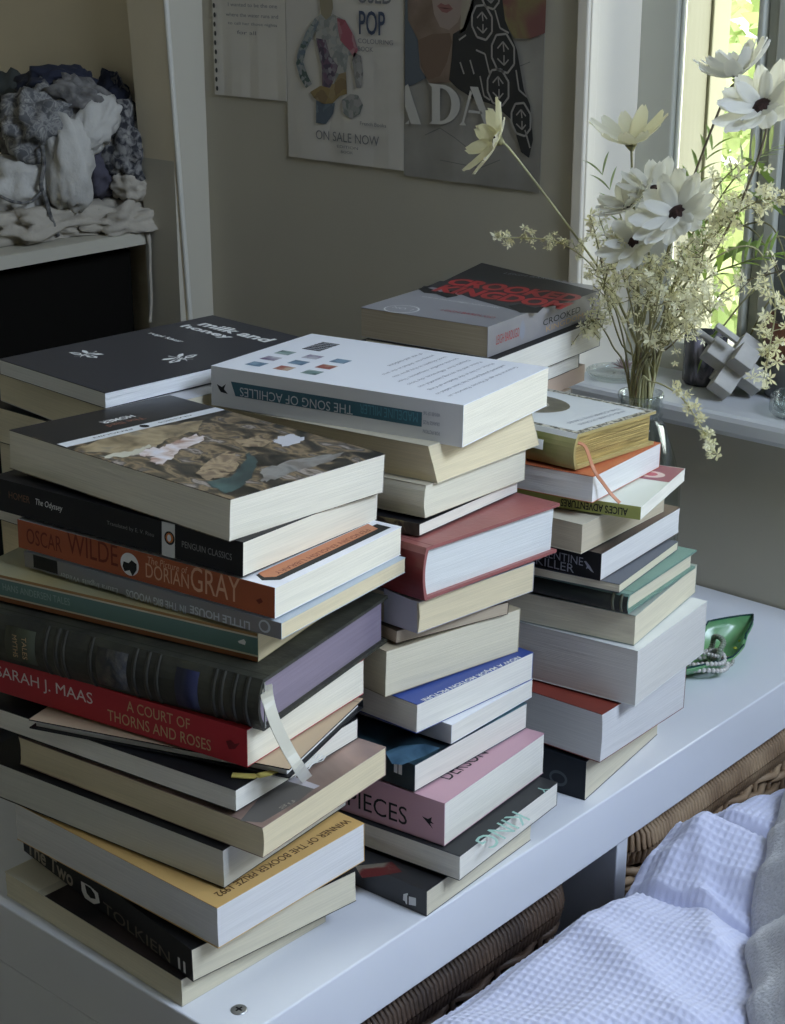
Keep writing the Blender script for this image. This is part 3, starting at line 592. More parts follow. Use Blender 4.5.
blob(B, [(196, 473), (210, 460), (228, 451), (240, 457), (236, 470), (222, 478), (206, 480)], multi('bodies', (70, 70, 70), [(0.38, (0.10, 0.07, 0.05)), (0.5, (0.42, 0.32, 0.20)), (0.62, (0.22, 0.16, 0.11))], 0.3), 0.0002)
blob(B, [(206, 482), (226, 478), (240, 468), (250, 452), (258, 462), (252, 476), (240, 488), (225, 494)], mat('teal_shield', (0.09, 0.15, 0.14), 0.3, color2=(0.04, 0.06, 0.06), vscale=(30, 30, 30)), 0.00018)
blob(B, [(272, 440), (290, 434), (305, 437), (300, 443), (282, 447)], col('steel_white', (0.60, 0.60, 0.64), 0.3), 0.0002)
blob(B, [(236, 440), (258, 436), (275, 441), (262, 447), (240, 446)], multi('bodies', (70, 70, 70), [], 0.3), 0.0002)
blob(B, [(262, 470), (285, 462), (318, 456), (345, 452), (330, 462), (300, 470), (275, 480), (262, 482)], multi('smoke', (40, 40, 40), [(0.35, (0.13, 0.13, 0.12)), (0.5, (0.30, 0.29, 0.27)), (0.65, (0.20, 0.18, 0.16))], 0.3), 0.00018)

# ---------------- middle stack, bottom to top
B = make_book('B14', 'black spined paperback with a small white logo at the foot of the middle stack', 'left', P_CREAM, mat('cover_dark_cloud', (0.03, 0.03, 0.032), 0.35), group=GB)
bpoly(B, 'L', [(403.5, 894), (408, 893), (408, 896), (416, 898), (416, 906), (406, 904), (405, 901), (403, 900)], INK_W, 'emblem')
bpoly(B, 'L', [(407.5, 895), (409, 895.5), (409, 905), (407.5, 904.5)], INK_K, 'emblem', lift=0.0003)
bpoly(B, 'T', [(355, 866), (392, 862), (402, 872), (380, 876), (362, 878)], multi('cream_red_print', (40, 40, 40), [(0.4, (0.12, 0.11, 0.085)), (0.53, (0.20, 0.17, 0.13)), (0.60, (0.12, 0.02, 0.02))], 0.35))
B = make_book('B13', 'pale paged paperback with a charcoal cover and mint lettering under the pink book', 'back', P_WHITE, CHAR, group=GB)
MINT = col('mint', (0.35, 0.55, 0.48), 0.5)
btext(B, 'T', 'KING', (513, 811), (467, 838), 0.017, MINT, shear=0.2); btext(B, 'T', 'Y', (541, 786), (534, 790), 0.008, MINT)
M_PINK = mat('cover_pink', (0.60, 0.36, 0.42), 0.45, 0.1, (8, 8, 8))
B = make_book('B12', 'pink paperback with handwritten black lettering on its spine', 'left', P_WHITE, M_PINK, group=GB)
btext(B, 'L', 'PIECES', (348, 805), (407, 822), 0.014, INK_K)
bpoly(B, 'L', [(422, 816), (428, 819), (432, 817), (431, 821), (434, 824), (430, 823), (433, 829), (427, 822)], INK_K, 'emblem')
btext(B, 'T', 'DERSON', (450, 780), (492, 754), 0.0125, INK_K, shear=-0.1)
M_TEAL = multi('night_blue_print', (16, 16, 16), [(0.38, (0.01, 0.018, 0.024)), (0.52, (0.02, 0.045, 0.06)), (0.68, (0.06, 0.14, 0.17))], 0.35)
B = make_book('B11', 'dark teal paperback with a blue swirl on its cover above the pink book', 'left', P_WHITE, M_TEAL, group=GB)
bpoly(B, 'T', [(385, 752), (400, 746), (425, 744), (440, 748), (425, 756), (402, 765), (392, 764)], multi('blue_glow', (30, 30, 30), [(0.4, (0.04, 0.09, 0.14)), (0.55, (0.10, 0.20, 0.29)), (0.66, (0.06, 0.14, 0.2))], 0.35))
btext(B, 'L', 'II', (394, 772), (402, 774.5), 0.0095, INK_W, name='emblem', bold=0.05)
B = make_book('B10', 'thin white paperback turned askew under the blue covered book', 'left', P_WHITE, WHITE, spine_m=mat('cover_pale_grey', (0.5, 0.5, 0.5), 0.5), group=GB)
M_ROYAL = col('royal_blue', (0.05, 0.085, 0.30), 0.35)
B = make_book('B9', 'royal blue covered paperback with white capitals in the middle stack', 'back', P_WHITE, M_ROYAL, group=GB)
btext(B, 'T', 'NOW A MAJOR MOTION PICTURE', (516, 656), (414, 697.5), 0.0052, INK_W, bold=0.02)
B = make_book('B8', 'thick cream paged paperback above the blue covered book', 'back', P_CREAM, col('sand', (0.45, 0.38, 0.26)), group=GB)
B = make_book('B7', 'thin brown paged paperback set back in the middle stack', 'back', P_BROWN, col('dark_brown', (0.07, 0.05, 0.03)), group=GB)
B = make_book('B6', 'cream paperback directly under the red hardcover', 'back', P_YELLOW, col('lilac_grey', (0.45, 0.44, 0.48)), group=GB, bow=0.0015)
bpoly(B, 'L', [(384, 588), (417, 602.5), (417.5, 633), (384, 622)], col('lilac_card', (0.46, 0.45, 0.50), 0.6), 'title_page')
M_REDC = mat('cover_brick_red', (0.36, 0.12, 0.11), 0.38, 0.25, (9, 9, 9), bump=0.1, bscale=(300, 300, 300))
B = make_book('B5', 'brick red hardcover with white pages in the middle stack', 'left', pages('cool', (0.74, 0.75, 0.73)), M_REDC, spine_m=mat('cover_dark_red', (0.20, 0.03, 0.03), 0.35, 0.3, (30, 30, 30)), hard=True, group=GB, lean=0.001, roundback=0.003)
B = make_book('B4', 'thin paperback with a dark patterned spine lying on the red hardcover', 'left', P_WHITE, BLACK, spine_m=multi('patterned_spine', (60, 60, 60), [(0.4, (0.02, 0.02, 0.02)), (0.55, (0.06, 0.05, 0.04)), (0.62, (0.3, 0.27, 0.15))]), group=GB)
B = make_book('B3', 'cream paged paperback third from the top of the middle stack', 'back', pages('lined', (0.76, 0.72, 0.58)), col('cream2', (0.55, 0.5, 0.38)), group=GB, bow=-0.002)
B = make_book('B2', 'slanted cream paperback right under the white top book of the middle stack', 'back', P_YELLOW, col('cream2', (0.55, 0.5, 0.38)), group=GB)
for me_ in (B.pages, B.cover):      # its page block has slumped: sheared towards the top
    for v in me_.data.vertices: v.co.y += 0.006 * (v.co.z / B.T) * 1.0; v.co.x -= 0.004 * (v.co.z / B.T - 0.5)
M_WH = mat('cover_gloss_white', (0.80, 0.82, 0.88), 0.35)
B = make_book('B1', 'white topmost book of the middle stack, lying back cover up with teal spine band', 'left', P_PALE, M_WH, spine_m=mat('cover_spine_white', (0.66, 0.66, 0.66), 0.4), group=GB)
def strip_L(B, p0, p1, f0, f1, m, name, skew=0.0):
    y0, y1 = loc_on(B, 'L', p0).y, loc_on(B, 'L', p1).y; hi = max(y0, y1); lo = min(y0, y1)
    patch(B.o, name, (0, hi, B.T * f0), -Y, Z, [(skew, 0), (hi - lo, 0), (hi - lo, B.T * (f1 - f0)), (0, B.T * (f1 - f0))], m, 0.0001)
TEALB = mat('teal_band', (0.045, 0.13, 0.17), 0.4, 0.2, (20, 20, 20))
strip_L(B, (231, 392), (422, 416), 0.33, 0.68, TEALB, 'title_band', 0.004)
btext(B, 'L', 'THE SONG OF ACHILLES', (353, 405.5), (240, 388.5), 0.0068, PALE_T, lift=0.0003); btext(B, 'L', 'MADELINE MILLER', (418, 413), (360, 406), 0.0068, col('teal_text', (0.10, 0.26, 0.32)), name='author_text', lift=0.0003)
GREYT = col('grey_text', (0.30, 0.31, 0.36), 0.6)
for i, w in enumerate(('WINNER OF THE', 'ORANGE PRIZE', 'FOR FICTION')): text(B.o, w, (0, 0.0175, B.T * (0.72 - 0.22 * i)), Y, -Z, 0.013, 0.0026, GREYT, 'small_print', 0, 0.0002)
bpoly(B, 'L', [(217, 384), (222, 387), (226, 384), (224, 389), (228, 394), (221, 392), (219, 389)], INK_K, 'emblem')
a_, b_ = B.a, B.b
for r in range(3):          # nine little pictures of book covers near the far end
    for c in range(3):
        q = [(250 + 27 * c + 14 * r * 1.0 - 0, 364 + 2.6 * c - 7.0 * r)]
        o = loc_on(B, 'T', (238 + 27.5 * c + 14.5 * r, 363.5 + 4.2 * c - 5.6 * r))
        patch(B.o, 'cover_thumbnail', (o.x, o.y - 0.019, B.T), X, Y, rect(0.0125, 0.013), multi('thumb_%d' % ((r * 3 + c) % 4), (90, 90, 90), [(0.4, [(0.05, 0.12, 0.2), (0.3, 0.08, 0.06), (0.04, 0.1, 0.1), (0.1, 0.05, 0.15)][(r * 3 + c) % 4]), (0.6, [(0.2, 0.3, 0.4), (0.5, 0.4, 0.3), (0.3, 0.4, 0.38), (0.45, 0.45, 0.5)][(r * 3 + c) % 4])]), 0.00012)
LINES = ['Greece in the age of Heroes. Patroclus, an', 'awkward young prince, has been exiled to', 'Phthia, to live in the shadow of King', 'Peleus and his strong, beautiful son', 'Despite their differences, the boys', 'become steadfast companions. Their', 'bond deepens as they grow into', 'young men skilled in the arts', 'of war and medicine']
for i, w in enumerate(LINES): text(B.o, w, (b_ - 0.014, 0.022 + 0.0100 * i, B.T), -X, -Y, min(b_ - 0.03, 0.0027 * len(w)), 0.0042, GREYT, 'blurb_text', 0, 0.0002)
bcode = bmesh.new()
for i in range(16): bm_box(bcode, (b_ - 0.052 + i * 0.0019, a_ - 0.040, B.T), (b_ - 0.052 + i * 0.0019 + 0.0005 + 0.0006 * (i * 7 % 3 == 0), a_ - 0.024, B.T + 0.0002))
link_mesh('barcode', bcode, INK_K, B.o)

# ---------------- right stack, bottom to top
M_NAVY = col('navy_black', (0.012, 0.016, 0.022), 0.35)
B = make_book('C11', 'dark navy spined book at the foot of the right stack', 'left', P_CREAM, M_NAVY, group=GC)
P0 = loc_on(B, 'L', (549, 783)); EM = col('faint_navy_print', (0.06, 0.075, 0.085)); patch(B.o, 'emblem', P0, -Y, Z, disc(0.016, 0.0135, 20), EM, 0.0001); patch(B.o, 'emblem', P0 + Vector((0, -0.002, 0.0025)), -Y, Z, disc(0.012, 0.0085, 20), M_NAVY, 0.0002)
B = make_book('C10', 'thick white paged book with a rust red cover in the right stack', 'back', pages('lilac_white', (0.76, 0.75, 0.74)), mat('cover_rust_red', (0.24, 0.045, 0.03), 0.45, 0.3, (20, 20, 20)), group=GC, bow=0.0015)
B = make_book('C9', 'thickest book of the right stack, greyish white pages and cover', 'back', pages('stone', (0.72, 0.70, 0.66)), mat('cover_white_marble', (0.74, 0.76, 0.74), 0.4, 0.15, (12, 12, 12)), group=GC)
B = make_book('C8', 'cream paged paperback with a green grey cover on the thickest book', 'back', P_CREAM, col('green_grey', (0.32, 0.36, 0.32)), group=GC)
M_GRN = mat('cover_green_cloth', (0.16, 0.28, 0.23), 0.6, 0.15, (20, 20, 20), bump=0.3, bscale=(800, 800, 800))
B = make_book('C7', 'thin green cloth hardcover with a near black green spine', 'left', P_CREAM, M_GRN, spine_m=mat('cover_green_black', (0.016, 0.022, 0.018), 0.45), hard=True, board=0.0016, group=GC, roundback=0.003)
for y0 in (0.004, 0.011): spine_bulge(B, y0, y0 + 0.0022, 0.05, 0.95, mat('gilt_band', (0.16, 0.17, 0.12), 0.35, metal=0.4), 0.003, lift=0.0006)
B = make_book('C6', 'thin paperback with a dark grey cover on the green hardcover', 'back', P_CREAM, col('slate', (0.10, 0.11, 0.13)), group=GC)
B = make_book('C5', 'black spined paperback with grey capitals and white pages in the right stack', 'left', pages('lilac_white', (0.76, 0.75, 0.74)), mat('cover_brown_black', (0.10, 0.055, 0.04), 0.35, color2=(0.02, 0.02, 0.02), vscale=(12, 12, 12)), spine_m=BLACK, group=GC, bow=0.001)
btext(B, 'L', 'KILLER', (536, 564), (574, 571.5), 0.0068, GREYT); btext(B, 'L', 'VALENTINE', (530, 553.5), (583, 565.5), 0.0066, GREYT)
bpoly(B, 'L', [(584, 561), (586, 561), (590, 566), (594, 573), (591, 571), (588, 568), (586, 569), (587, 566)], GREYT, 'emblem')
B = make_book('C4', 'cream paperback without visible cover, under the slim olive spined one', 'back', P_BROWN if False else pages('tan', (0.62, 0.54, 0.40)), col('pale_cream', (0.62, 0.58, 0.46)), group=GC)
B = make_book('C3', 'slim olive spined paperback turned far right in the right stack', 'left', P_WHITE, mat('cover_ivory', (0.66, 0.68, 0.60), 0.4), spine_m=col('olive_green', (0.32, 0.34, 0.10), 0.45), group=GC)
btext(B, 'L', "ALICE'S ADVENTURES", (628, 508.5), (561, 495), 0.0062, INK_K, bold=0.02)
tpatch(B, 'cover_panel', 0.072, B.b - 0.001, 0.0, 0.045, col('maroon', (0.26, 0.07, 0.10), 0.35)); P0 = Vector((0.078, 0.008, B.T)); patch(B.o, 'emblem', P0, X, Y, disc(0.018, 0.022), col('pale_pink', (0.65, 0.5, 0.45)), 0.0002); patch(B.o, 'emblem', P0 + Vector((.004, .006, 0)), X, Y, disc(0.010, 0.010), col('maroon2', (0.45, 0.10, 0.12)), 0.0003)
B = make_book('C2', 'white paged book with an orange cover second from the top of the right stack', 'back', pages('lilac_white', (0.76, 0.75, 0.74)), col('coral', (0.50, 0.14, 0.06), 0.45), group=GC)
M_GG = mat('cover_green_gold', (0.24, 0.26, 0.09), 0.45, color2=(0.36, 0.33, 0.16), vscale=(25, 25, 25), bump=0.3)
B = make_book('C1', 'gilt edged little hardcover with an oval portrait on top of the right stack', 'left', P_GOLD, col('ivory_card', (0.64, 0.66, 0.66), 0.4), spine_m=M_GG, back_m=col('gold_card', (0.45, 0.36, 0.15), 0.4), hard=True, group=GC, roundback=0.004, a=0.165, edge_m=col('gold_card', (0.45, 0.36, 0.15), 0.4))
a_, b_ = B.a, B.b
ORN = multi('ornament_border', (260, 260, 260), [(0.40, (0.05, 0.045, 0.03)), (0.48, (0.10, 0.09, 0.06)), (0.54, (0.55, 0.52, 0.42)), (0.7, (0.62, 0.6, 0.5))], 0.45)
for x0, x1, y0, y1 in ((0.001, b_ - 0.001, 0.0, 0.006), (0.001, b_ - 0.001, a_ - 0.006, a_), (0.001, 0.007, 0.006, a_ - 0.006), (b_ - 0.007, b_ - 0.001, 0.006, a_ - 0.006)): tpatch(B, 'cover_border', x0, x1, y0, y1, ORN)
patch(B.o, 'portrait_oval', (0.024, 0.050, B.T), X, Y, disc(0.062, 0.078, 30), mat('oval_brown', (0.10, 0.09, 0.06), 0.4, color2=(0.2, 0.17, 0.12), vscale=(60, 60, 60)), 0.0002)
patch(B.o, 'portrait_oval', (0.036, 0.066, B.T), X, Y, disc(0.034, 0.046, 24), multi('portrait_inner', (80, 80, 80), [(0.4, (0.12, 0.11, 0.08)), (0.6, (0.40, 0.37, 0.30))]), 0.0003)
text(B.o, 'AND OTHER STORIES', (b_ - 0.020, 0.018, B.T), -X, -Y, 0.065, 0.0035, GREYT, 'small_print', 0, 0.0002); text(B.o, 'THE COMPLETE TALES', (b_ - 0.016, 0.026, B.T), -X, -Y, 0.072, 0.0035, GREYT, 'small_print', 0, 0.0002)
for pm, dx_, dz in ((col('label_white', (0.6, 0.6, 0.56)), 0.0, 0.0),):
    spine_bulge(B, 0.028, 0.050, 0.40, 0.68, pm, 0.004, 'spine_label', 0.0008)
text(B.o, 'VII', (-0.0051, 0.040, B.T * 0.48), -Y, Z, 0.006, 0.004, INK_K, 'volume_number', 0, 0.0001)
rb_ = bmesh.new(); RI = B.M.inverted()
bm_strip(rb_, [RI @ v for v in smooth_path([B.M @ Vector((0.004, 0.002, B.T * 0.72)), B.M @ Vector((0.006, -0.004, B.T * 0.62)), onx((594, 470), -0.6660), onx((603, 483), -0.6625), onx((612, 495), -0.657), onz((620, 503), 0.2365)], 5)], 0.0026, RI.to_3x3() @ Vector((0.2, 1, 0.2)))
link_mesh('ribbon_marker', rb_, mat('orange_ribbon', (0.60, 0.26, 0.14), 0.5), B.o)['label'] = 'thin orange ribbon marker'

# ---------------- rear left stack (mostly hidden below its two top books)
zt = 0.315
fill = [('navy', M_NAVY, P_CREAM), ('b', col('moss', (0.1, 0.11, 0.06)), P_YELLOW), ('c', CHAR, P_GREY), ('d', M_NAVY, P_CREAM)]
DZ = [0.0, 0.040, 0.075, 0.115, 0.150, 0.190, 0.222, 0.255, 0.285]
DL = ['lowest book of the rear left stack, behind the front books', 'second book from the bottom of the rear left stack', 'third book from the bottom of the rear left stack', 'fourth book from the bottom of the rear left stack', 'navy backed book halfway up the rear left stack',
      'black covered book of the rear left stack, behind the white banded spine', 'grey paged book of the rear left stack, third below the black book with bees', 'cream paged book two below the black book with bees']
for i in range(8):
    nm, cm, pm = fill[(i + 1) % 4]
    make_book('', DL[i], 'far', pm, cm, group=GD, xy=(-0.948 - 0.004 * (i % 2), 0.752), rot=89 + 2 * (i % 3), a=0.135, b=0.195, Th=DZ[i + 1] - DZ[i], z=DZ[i])
B = make_book('', 'cream paperback directly under the black book with bees', 'far', P_CREAM, mat('cover_pale_lilac', (0.52, 0.52, 0.55), 0.5), group=GD, xy=(-0.905, 0.738), rot=84.0, a=0.175, b=0.20, Th=zt - 0.2875, z=0.2875, bow=0.001)
M_CHB = col('blue_charcoal', (0.030, 0.032, 0.042), 0.32)
B = make_book('', 'black paperback with two white bees drawn on its cover, rear left', 'far', pages('blue_white', (0.78, 0.79, 0.80)), M_CHB, back_m=M_CHB, group=GD, xy=(-0.9215, 0.7355), rot=86.5, a=0.1385, b=0.213, Th=0.0126, z=zt)
btext(B, 'T', 'milk and', (196.5, 325), (262, 343), 0.0140, INK_W, bold=0.03); btext(B, 'T', 'honey', (176.5, 327), (222, 340), 0.0128, INK_W, bold=0.03)
btext(B, 'T', 'rupi kaur', (146, 334), (178, 343), 0.0072, INK_W, name='author_text', bold=0.02)
def bee(B, c, s, ang):
    P0 = loc_on(B, 'T', c); ca, sa = cos(ang), sin(ang)
    def tr_(pts): return [((x * ca - y * sa) * s, (x * sa + y * ca) * s) for x, y in pts]
    for pts in ([(0, -.25), (.12, 0), (.1, .35), (0, .55), (-.1, .35), (-.12, 0)], [(.1, .3), (.45, .5), (.95, .35), (.8, .15), (.4, .1)], [(-.1, .3), (-.45, .5), (-.95, .35), (-.8, .15), (-.4, .1)],
                [(.1, .0), (.5, -.1), (.75, -.35), (.5, -.4), (.15, -.2)], [(-.1, .0), (-.5, -.1), (-.75, -.35), (-.5, -.4), (-.15, -.2)], [(.02, .5), (.2, .75), (.22, .72), (.07, .5)], [(-.02, .5), (-.2, .75), (-.22, .72), (-.07, .5)], [(-.02, -.2), (.05, -.6), (-.05, -.6)]):
        patch(B.o, 'bee_drawing', P0, X, Y, tr_(pts), INK_W, 0.0002)
    for k_ in (-.1, .08, .26): patch(B.o, 'bee_drawing', P0, X, Y, tr_([(-.12, k_), (.12, k_), (.12, k_ + .06), (-.12, k_ + .06)]), M_CHB, 0.0003)
    for sgn in (1, -1): patch(B.o, 'bee_drawing', P0, X, Y, tr_([(sgn * .3, .3), (sgn * .7, .38), (sgn * .75, .28), (sgn * .35, .2)]), M_CHB, 0.0003)
bee(B, (88, 354), 0.016, radians(100)); bee(B, (178, 358), 0.017, radians(190))
tpatch(B, 'cover_line', 0.006, 0.0064, 0.01, 0.12, col('faint_line', (0.10, 0.10, 0.12)))

# ---------------- rear middle stack
EN = Vector((-0.833, 1.068)); ez = 0.304
EL = ['lowest book of the rear middle stack against the wall side', 'second book from the bottom of the rear middle stack', 'third book from the bottom of the rear middle stack', 'fourth book from the bottom of the rear middle stack', 'fifth book from the bottom of the rear middle stack', 'tan covered book showing behind the small gilt hardcover']
EZ = [0, 0.04, 0.08, 0.122, 0.16, 0.205, 0.248]
for i in range(6):
    make_book('', EL[i], 'back', (P_CREAM, P_GREY)[i % 2], (CHAR, col('tan_card', (0.50, 0.38, 0.28)))[i % 2], group=GE, xy=(-0.833 + 0.004 * (i % 2), 1.070), rot=94 + (i % 3), a=0.185, b=0.130 + 0.006 * (i % 2), Th=EZ[i + 1] - EZ[i], z=EZ[i])
BE = tan_top = None
B = make_book('', 'tan backed slim paperback third from the top of the rear middle stack', 'right', P_BROWN, col('tan_skin', (0.55, 0.42, 0.33), 0.5), group=GE, xy=(-0.832, 1.074), rot=96, a=0.13, b=0.160, Th=0.016, z=0.248)
B = make_book('', 'white paperback second below the grey and red fantasy book', 'back', P_WHITE, CHAR, group=GE, xy=(-0.830, 1.070), rot=96, a=0.19, b=0.150, Th=0.014, z=0.264)
B = make_book('', 'white paged book directly under the grey and red fantasy book', 'back', P_WHITE, INK_K, group=GE, xy=(-0.826, 1.066), rot=96, a=0.13, b=0.186, Th=0.026, z=0.278)
M_SIL = mat('cover_silver', (0.36, 0.36, 0.39), 0.3, 0.15, (10, 10, 10), metal=0.25)
B = make_book('E1', 'silver grey paperback with red gothic lettering and a black head strip', 'right', mat('pages_taupe', (0.42, 0.36, 0.28), 0.85, 0.16, (14, 14, 900)), M_SIL, spine_m=mat('cover_spine_grey', (0.30, 0.29, 0.31), 0.35, 0.15, (20, 20, 20), metal=0.2), group=GE, xy=(-0.833, 1.068), rot=96.4, a=0.130, b=0.196, Th=0.0268, z=0.304, curl=0.0)
a_, b_ = B.a, B.b; M_RDT = mat('red_foil', (0.45, 0.03, 0.035), 0.35, 0.4, (60, 60, 60))
bpoly(B, 'T', [(440, 283), (481.8, 262.8), (598, 291.5), (563, 303), (520, 307), (470, 290), (452, 293)], CHAR, 'cover_art')
bpoly(B, 'T', [(418, 290), (424, 286), (432, 287), (445, 290), (455, 292), (470, 298), (495, 305), (520, 312), (535, 309), (560, 303), (520, 296), (470, 284), (440, 281)], CHAR, 'cover_art', lift=0.00015)
for p0, p1, hh, tt in (((431, 291), (552, 313), 0.030, 'KINGDOM'), ((443, 284), (566, 305), 0.030, 'CROOKED')): btext(B, 'T', tt, p0, p1, hh, M_RDT, bold=0.045, shear=-0.1, lift=0.0003)
bpoly(B, 'T', [(418, 289), (425, 287), (440, 292), (452, 291), (458, 296), (447, 298), (436, 294), (424, 293)], INK_K, 'cover_art', lift=0.0002)
bpoly(B, 'T', [(508, 306), (520, 304), (535, 308), (545, 306), (538, 313), (520, 313)], INK_K, 'cover_art', lift=0.0002)
btext(B, 'T', 'LEIGH BARDUGO', (503, 274), (553, 289), 0.007, GREYT, name='author_text', lift=0.0004)
btext(B, 'T', 'GAME OF THRONES MEETS OCEANS ELEVEN', (421, 297), (489, 311.5), 0.0035, INK_W, lift=0.0002)
btext(B, 'T', 'LEIGH BARDUGO', (440, 310.5), (492, 319), 0.006, M_RDT, name='author_text', lift=0.0002)
P0 = loc_on(B, 'T', (401, 309.5)); patch(B.o, 'round_sticker', P0 + Vector((-.014, -.016, 0)), X, Y, disc(0.030, 0.032, 26), INK_W, 0.0002); patch(B.o, 'round_sticker', P0 + Vector((-.0125, -.0145, 0)), X, Y, disc(0.027, 0.029, 26), M_SIL, 0.0003)
text(B.o, 'NO. 1', P0 + Vector((0, .010, 0)), -Y, X, 0.02, 0.006, INK_W, 'small_print', 0, 0.0004)
btext(B, 'R', 'LEIGH BARDUGO', (496, 345), (519, 338), 0.008, M_RDT, name='author_text'); btext(B, 'R', 'CROOKED', (543, 326), (580, 315), 0.0055, INK_K); btext(B, 'R', 'KINGDOM', (546, 332), (583, 320), 0.005, GILT)
btext(B, 'R', 'K', (590, 307), (595, 305.5), 0.008, INK_W, name='emblem'); patch(B.o, 'emblem', (0.052, 0, 0.004), X, Z, disc(0.008, 0.017), GREYT, 0.0002)

# ================================================================ PAPERS ON THE BACK WALL
def sheet(name, x0, x1, z0, z1, m, y=WY - 0.0012, th=0.0004, skew=0.0, **k):
    bm = bmesh.new(); n = 8; g = []
    for i in range(n + 1):
        x = x0 + (x1 - x0) * i / n
        g.append([bm.verts.new((x + skew * (j / 6), y - 0.0012 * (1 - j / 6) ** 3 * abs(sin(i * 1.1 + x0 * 9)), z0 + (z1 - z0) * j / 6)) for j in range(7)])
    for a, b in zip(g, g[1:]):
        for j in range(6): bm.faces.new((a[j], b[j], b[j + 1], a[j + 1]))
    o = link_mesh(name, bm, m); s = o.modifiers.new('thick', 'SOLIDIFY'); s.thickness = th; s.offset = -1
    return tag(o, **k)
WPY = WY - 0.0030
def wpoly(parent, pts, m, name='printed_shape', lv=0):
    y = WPY - 0.00015 * lv; bm = bmesh.new(); vs = [bm.verts.new(ony(p, y)) for p in pts]
    f = bm.faces.new(vs); f.normal_update()
    if f.normal.y > 0: f.normal_flip()
    bmesh.ops.triangulate(bm, faces=bm.faces); return link_mesh(name, bm, m, parent)
def wtext(parent, s, p0, p1, h, m, lv=1, name='lettering', bold=0.0):
    P0, P1 = ony(p0, WPY - 0.00015 * lv), ony(p1, WPY - 0.00015 * lv)
    text(parent, s, P0, X, Z, (P1 - P0).x, h, m, name, bold, 0.0)
M_PAPER = mat('paper_white', (0.66, 0.62, 0.54), 0.8, 0.04, (20, 20, 20)); M_POST = mat('poster_paper', (0.62, 0.585, 0.52), 0.5, 0.05, (15, 15, 15))
note = empty('notebook_page', (0, 0, 0), label='torn spiral notebook page with handwriting, leftmost paper on the grey wall', cat='paper')
sheet('page', -1.5235, -1.402, 0.4485, 0.66, M_PAPER, skew=0.0, y=WY - 0.0012).parent = note
bm = bmesh.new()
for i in range(19):
    c = Vector((-1.5185 - 0.0007 * (i % 2) , WPY, 0.456 + i * 0.0106)); vs = [bm.verts.new(c + Vector((0.0021 * cos(t * pi / 4), 0, 0.0031 * sin(t * pi / 4)))) for t in range(8)]; bm.faces.new(vs)
link_mesh('punched_hole', bm, mat('hole_dark', (0.06, 0.058, 0.05), 0.8), note)['kind'] = 'stuff'
INKG = mat('pencil_ink', (0.16, 0.16, 0.17), 0.8)
for s, p0, p1 in (("I wanted to be the one", (228, 6), (277, 5)), ("where the water runs and", (226, 16), (278, 16)), ("to call her those nights", (228, 25), (277, 27)), ("for all", (237, 34), (256, 34)), ("but nobody ever knows", (230, -6), (275, -5))):
    wtext(note, s, p0, p1, 0.0042, INKG, name='handwriting')
pop = empty('exhibition_poster', (0, 0, 0), label='white poster lettered POP and ON SALE NOW with a patchwork suited figure', cat='poster')
sheet('poster_sheet', -1.401, -1.222, 0.3855, 0.74, M_POST, y=WY - 0.0016).parent = pop
PB = mat('poster_navy', (0.05, 0.07, 0.12), 0.6); PG = mat('poster_grey', (0.20, 0.20, 0.20), 0.6)
wtext(pop, 'POP', (359, 34.5), (385, 37), 0.0255, PB, bold=0.012); wtext(pop, 'USED', (358, 3), (392, 6), 0.018, PG, bold=0.01)
wtext(pop, 'COLOURING', (358, 43), (393, 47), 0.005, PG); wtext(pop, 'BOOK', (358, 51), (373, 52.5), 0.005, PG)
wtext(pop, 'ON SALE NOW', (316, 139), (379, 147), 0.0105, PG); wtext(pop, 'EDITION', (337, 147.5), (358, 150), 0.003, PG); wtext(pop, 'BOOK', (341, 153), (353, 154.5), 0.003, PG); wtext(pop, 'French Books', (360, 125), (386, 129), 0.004, PG)
def patchwork(name, cols, sc=170): return multi(name, (sc, sc, sc), [(0.15 + 0.8 * i / len(cols), c) for i, c in enumerate(cols)], 0.6, 'voronoi', 2, 0.2)
SK = mat('poster_skin', (0.30, 0.26, 0.17), 0.6); W0 = patchwork('patch_pale', [(0.35, 0.35, 0.33), (0.22, 0.24, 0.22), (0.40, 0.38, 0.34)])
wpoly(pop, [(319, -8), (332, -8), (333, 8), (330, 20), (326, 22), (321, 16)], SK)
wpoly(pop, [(315, 18), (321, 14), (326, 20), (333, 14), (344, 20), (352, 35), (356, 52), (348, 56), (346, 72), (343, 92), (334, 96), (322, 94), (322, 70), (316, 45)], W0, lv=1)
wpoly(pop, [(315, 18), (319, 22), (314, 34), (306, 50), (303, 62), (308, 76), (312, 84), (306, 88), (300, 78), (296, 64), (298, 50), (306, 32)], patchwork('patch_green', [(0.08, 0.12, 0.10), (0.35, 0.35, 0.33), (0.12, 0.16, 0.2), (0.3, 0.32, 0.3)]), lv=2)
wpoly(pop, [(337, 18), (345, 20), (354, 36), (358, 50), (354, 58), (349, 50), (340, 40), (338, 30)], patchwork('patch_pink', [(0.35, 0.10, 0.13), (0.40, 0.2, 0.22), (0.28, 0.3, 0.28), (0.3, 0.08, 0.1)], 60), lv=2)
wpoly(pop, [(354, 52), (361, 56), (363, 74), (361, 88), (356, 88), (354, 72), (352, 60)], patchwork('patch_grey', [(0.3, 0.29, 0.27), (0.2, 0.19, 0.18), (0.36, 0.35, 0.33)], 150), lv=2)
wpoly(pop, [(316, 38), (326, 40), (330, 56), (338, 66), (334, 80), (330, 88), (322, 86), (322, 66)], patchwork('patch_violet', [(0.08, 0.06, 0.09), (0.3, 0.28, 0.3), (0.14, 0.08, 0.12)], 200), lv=3)
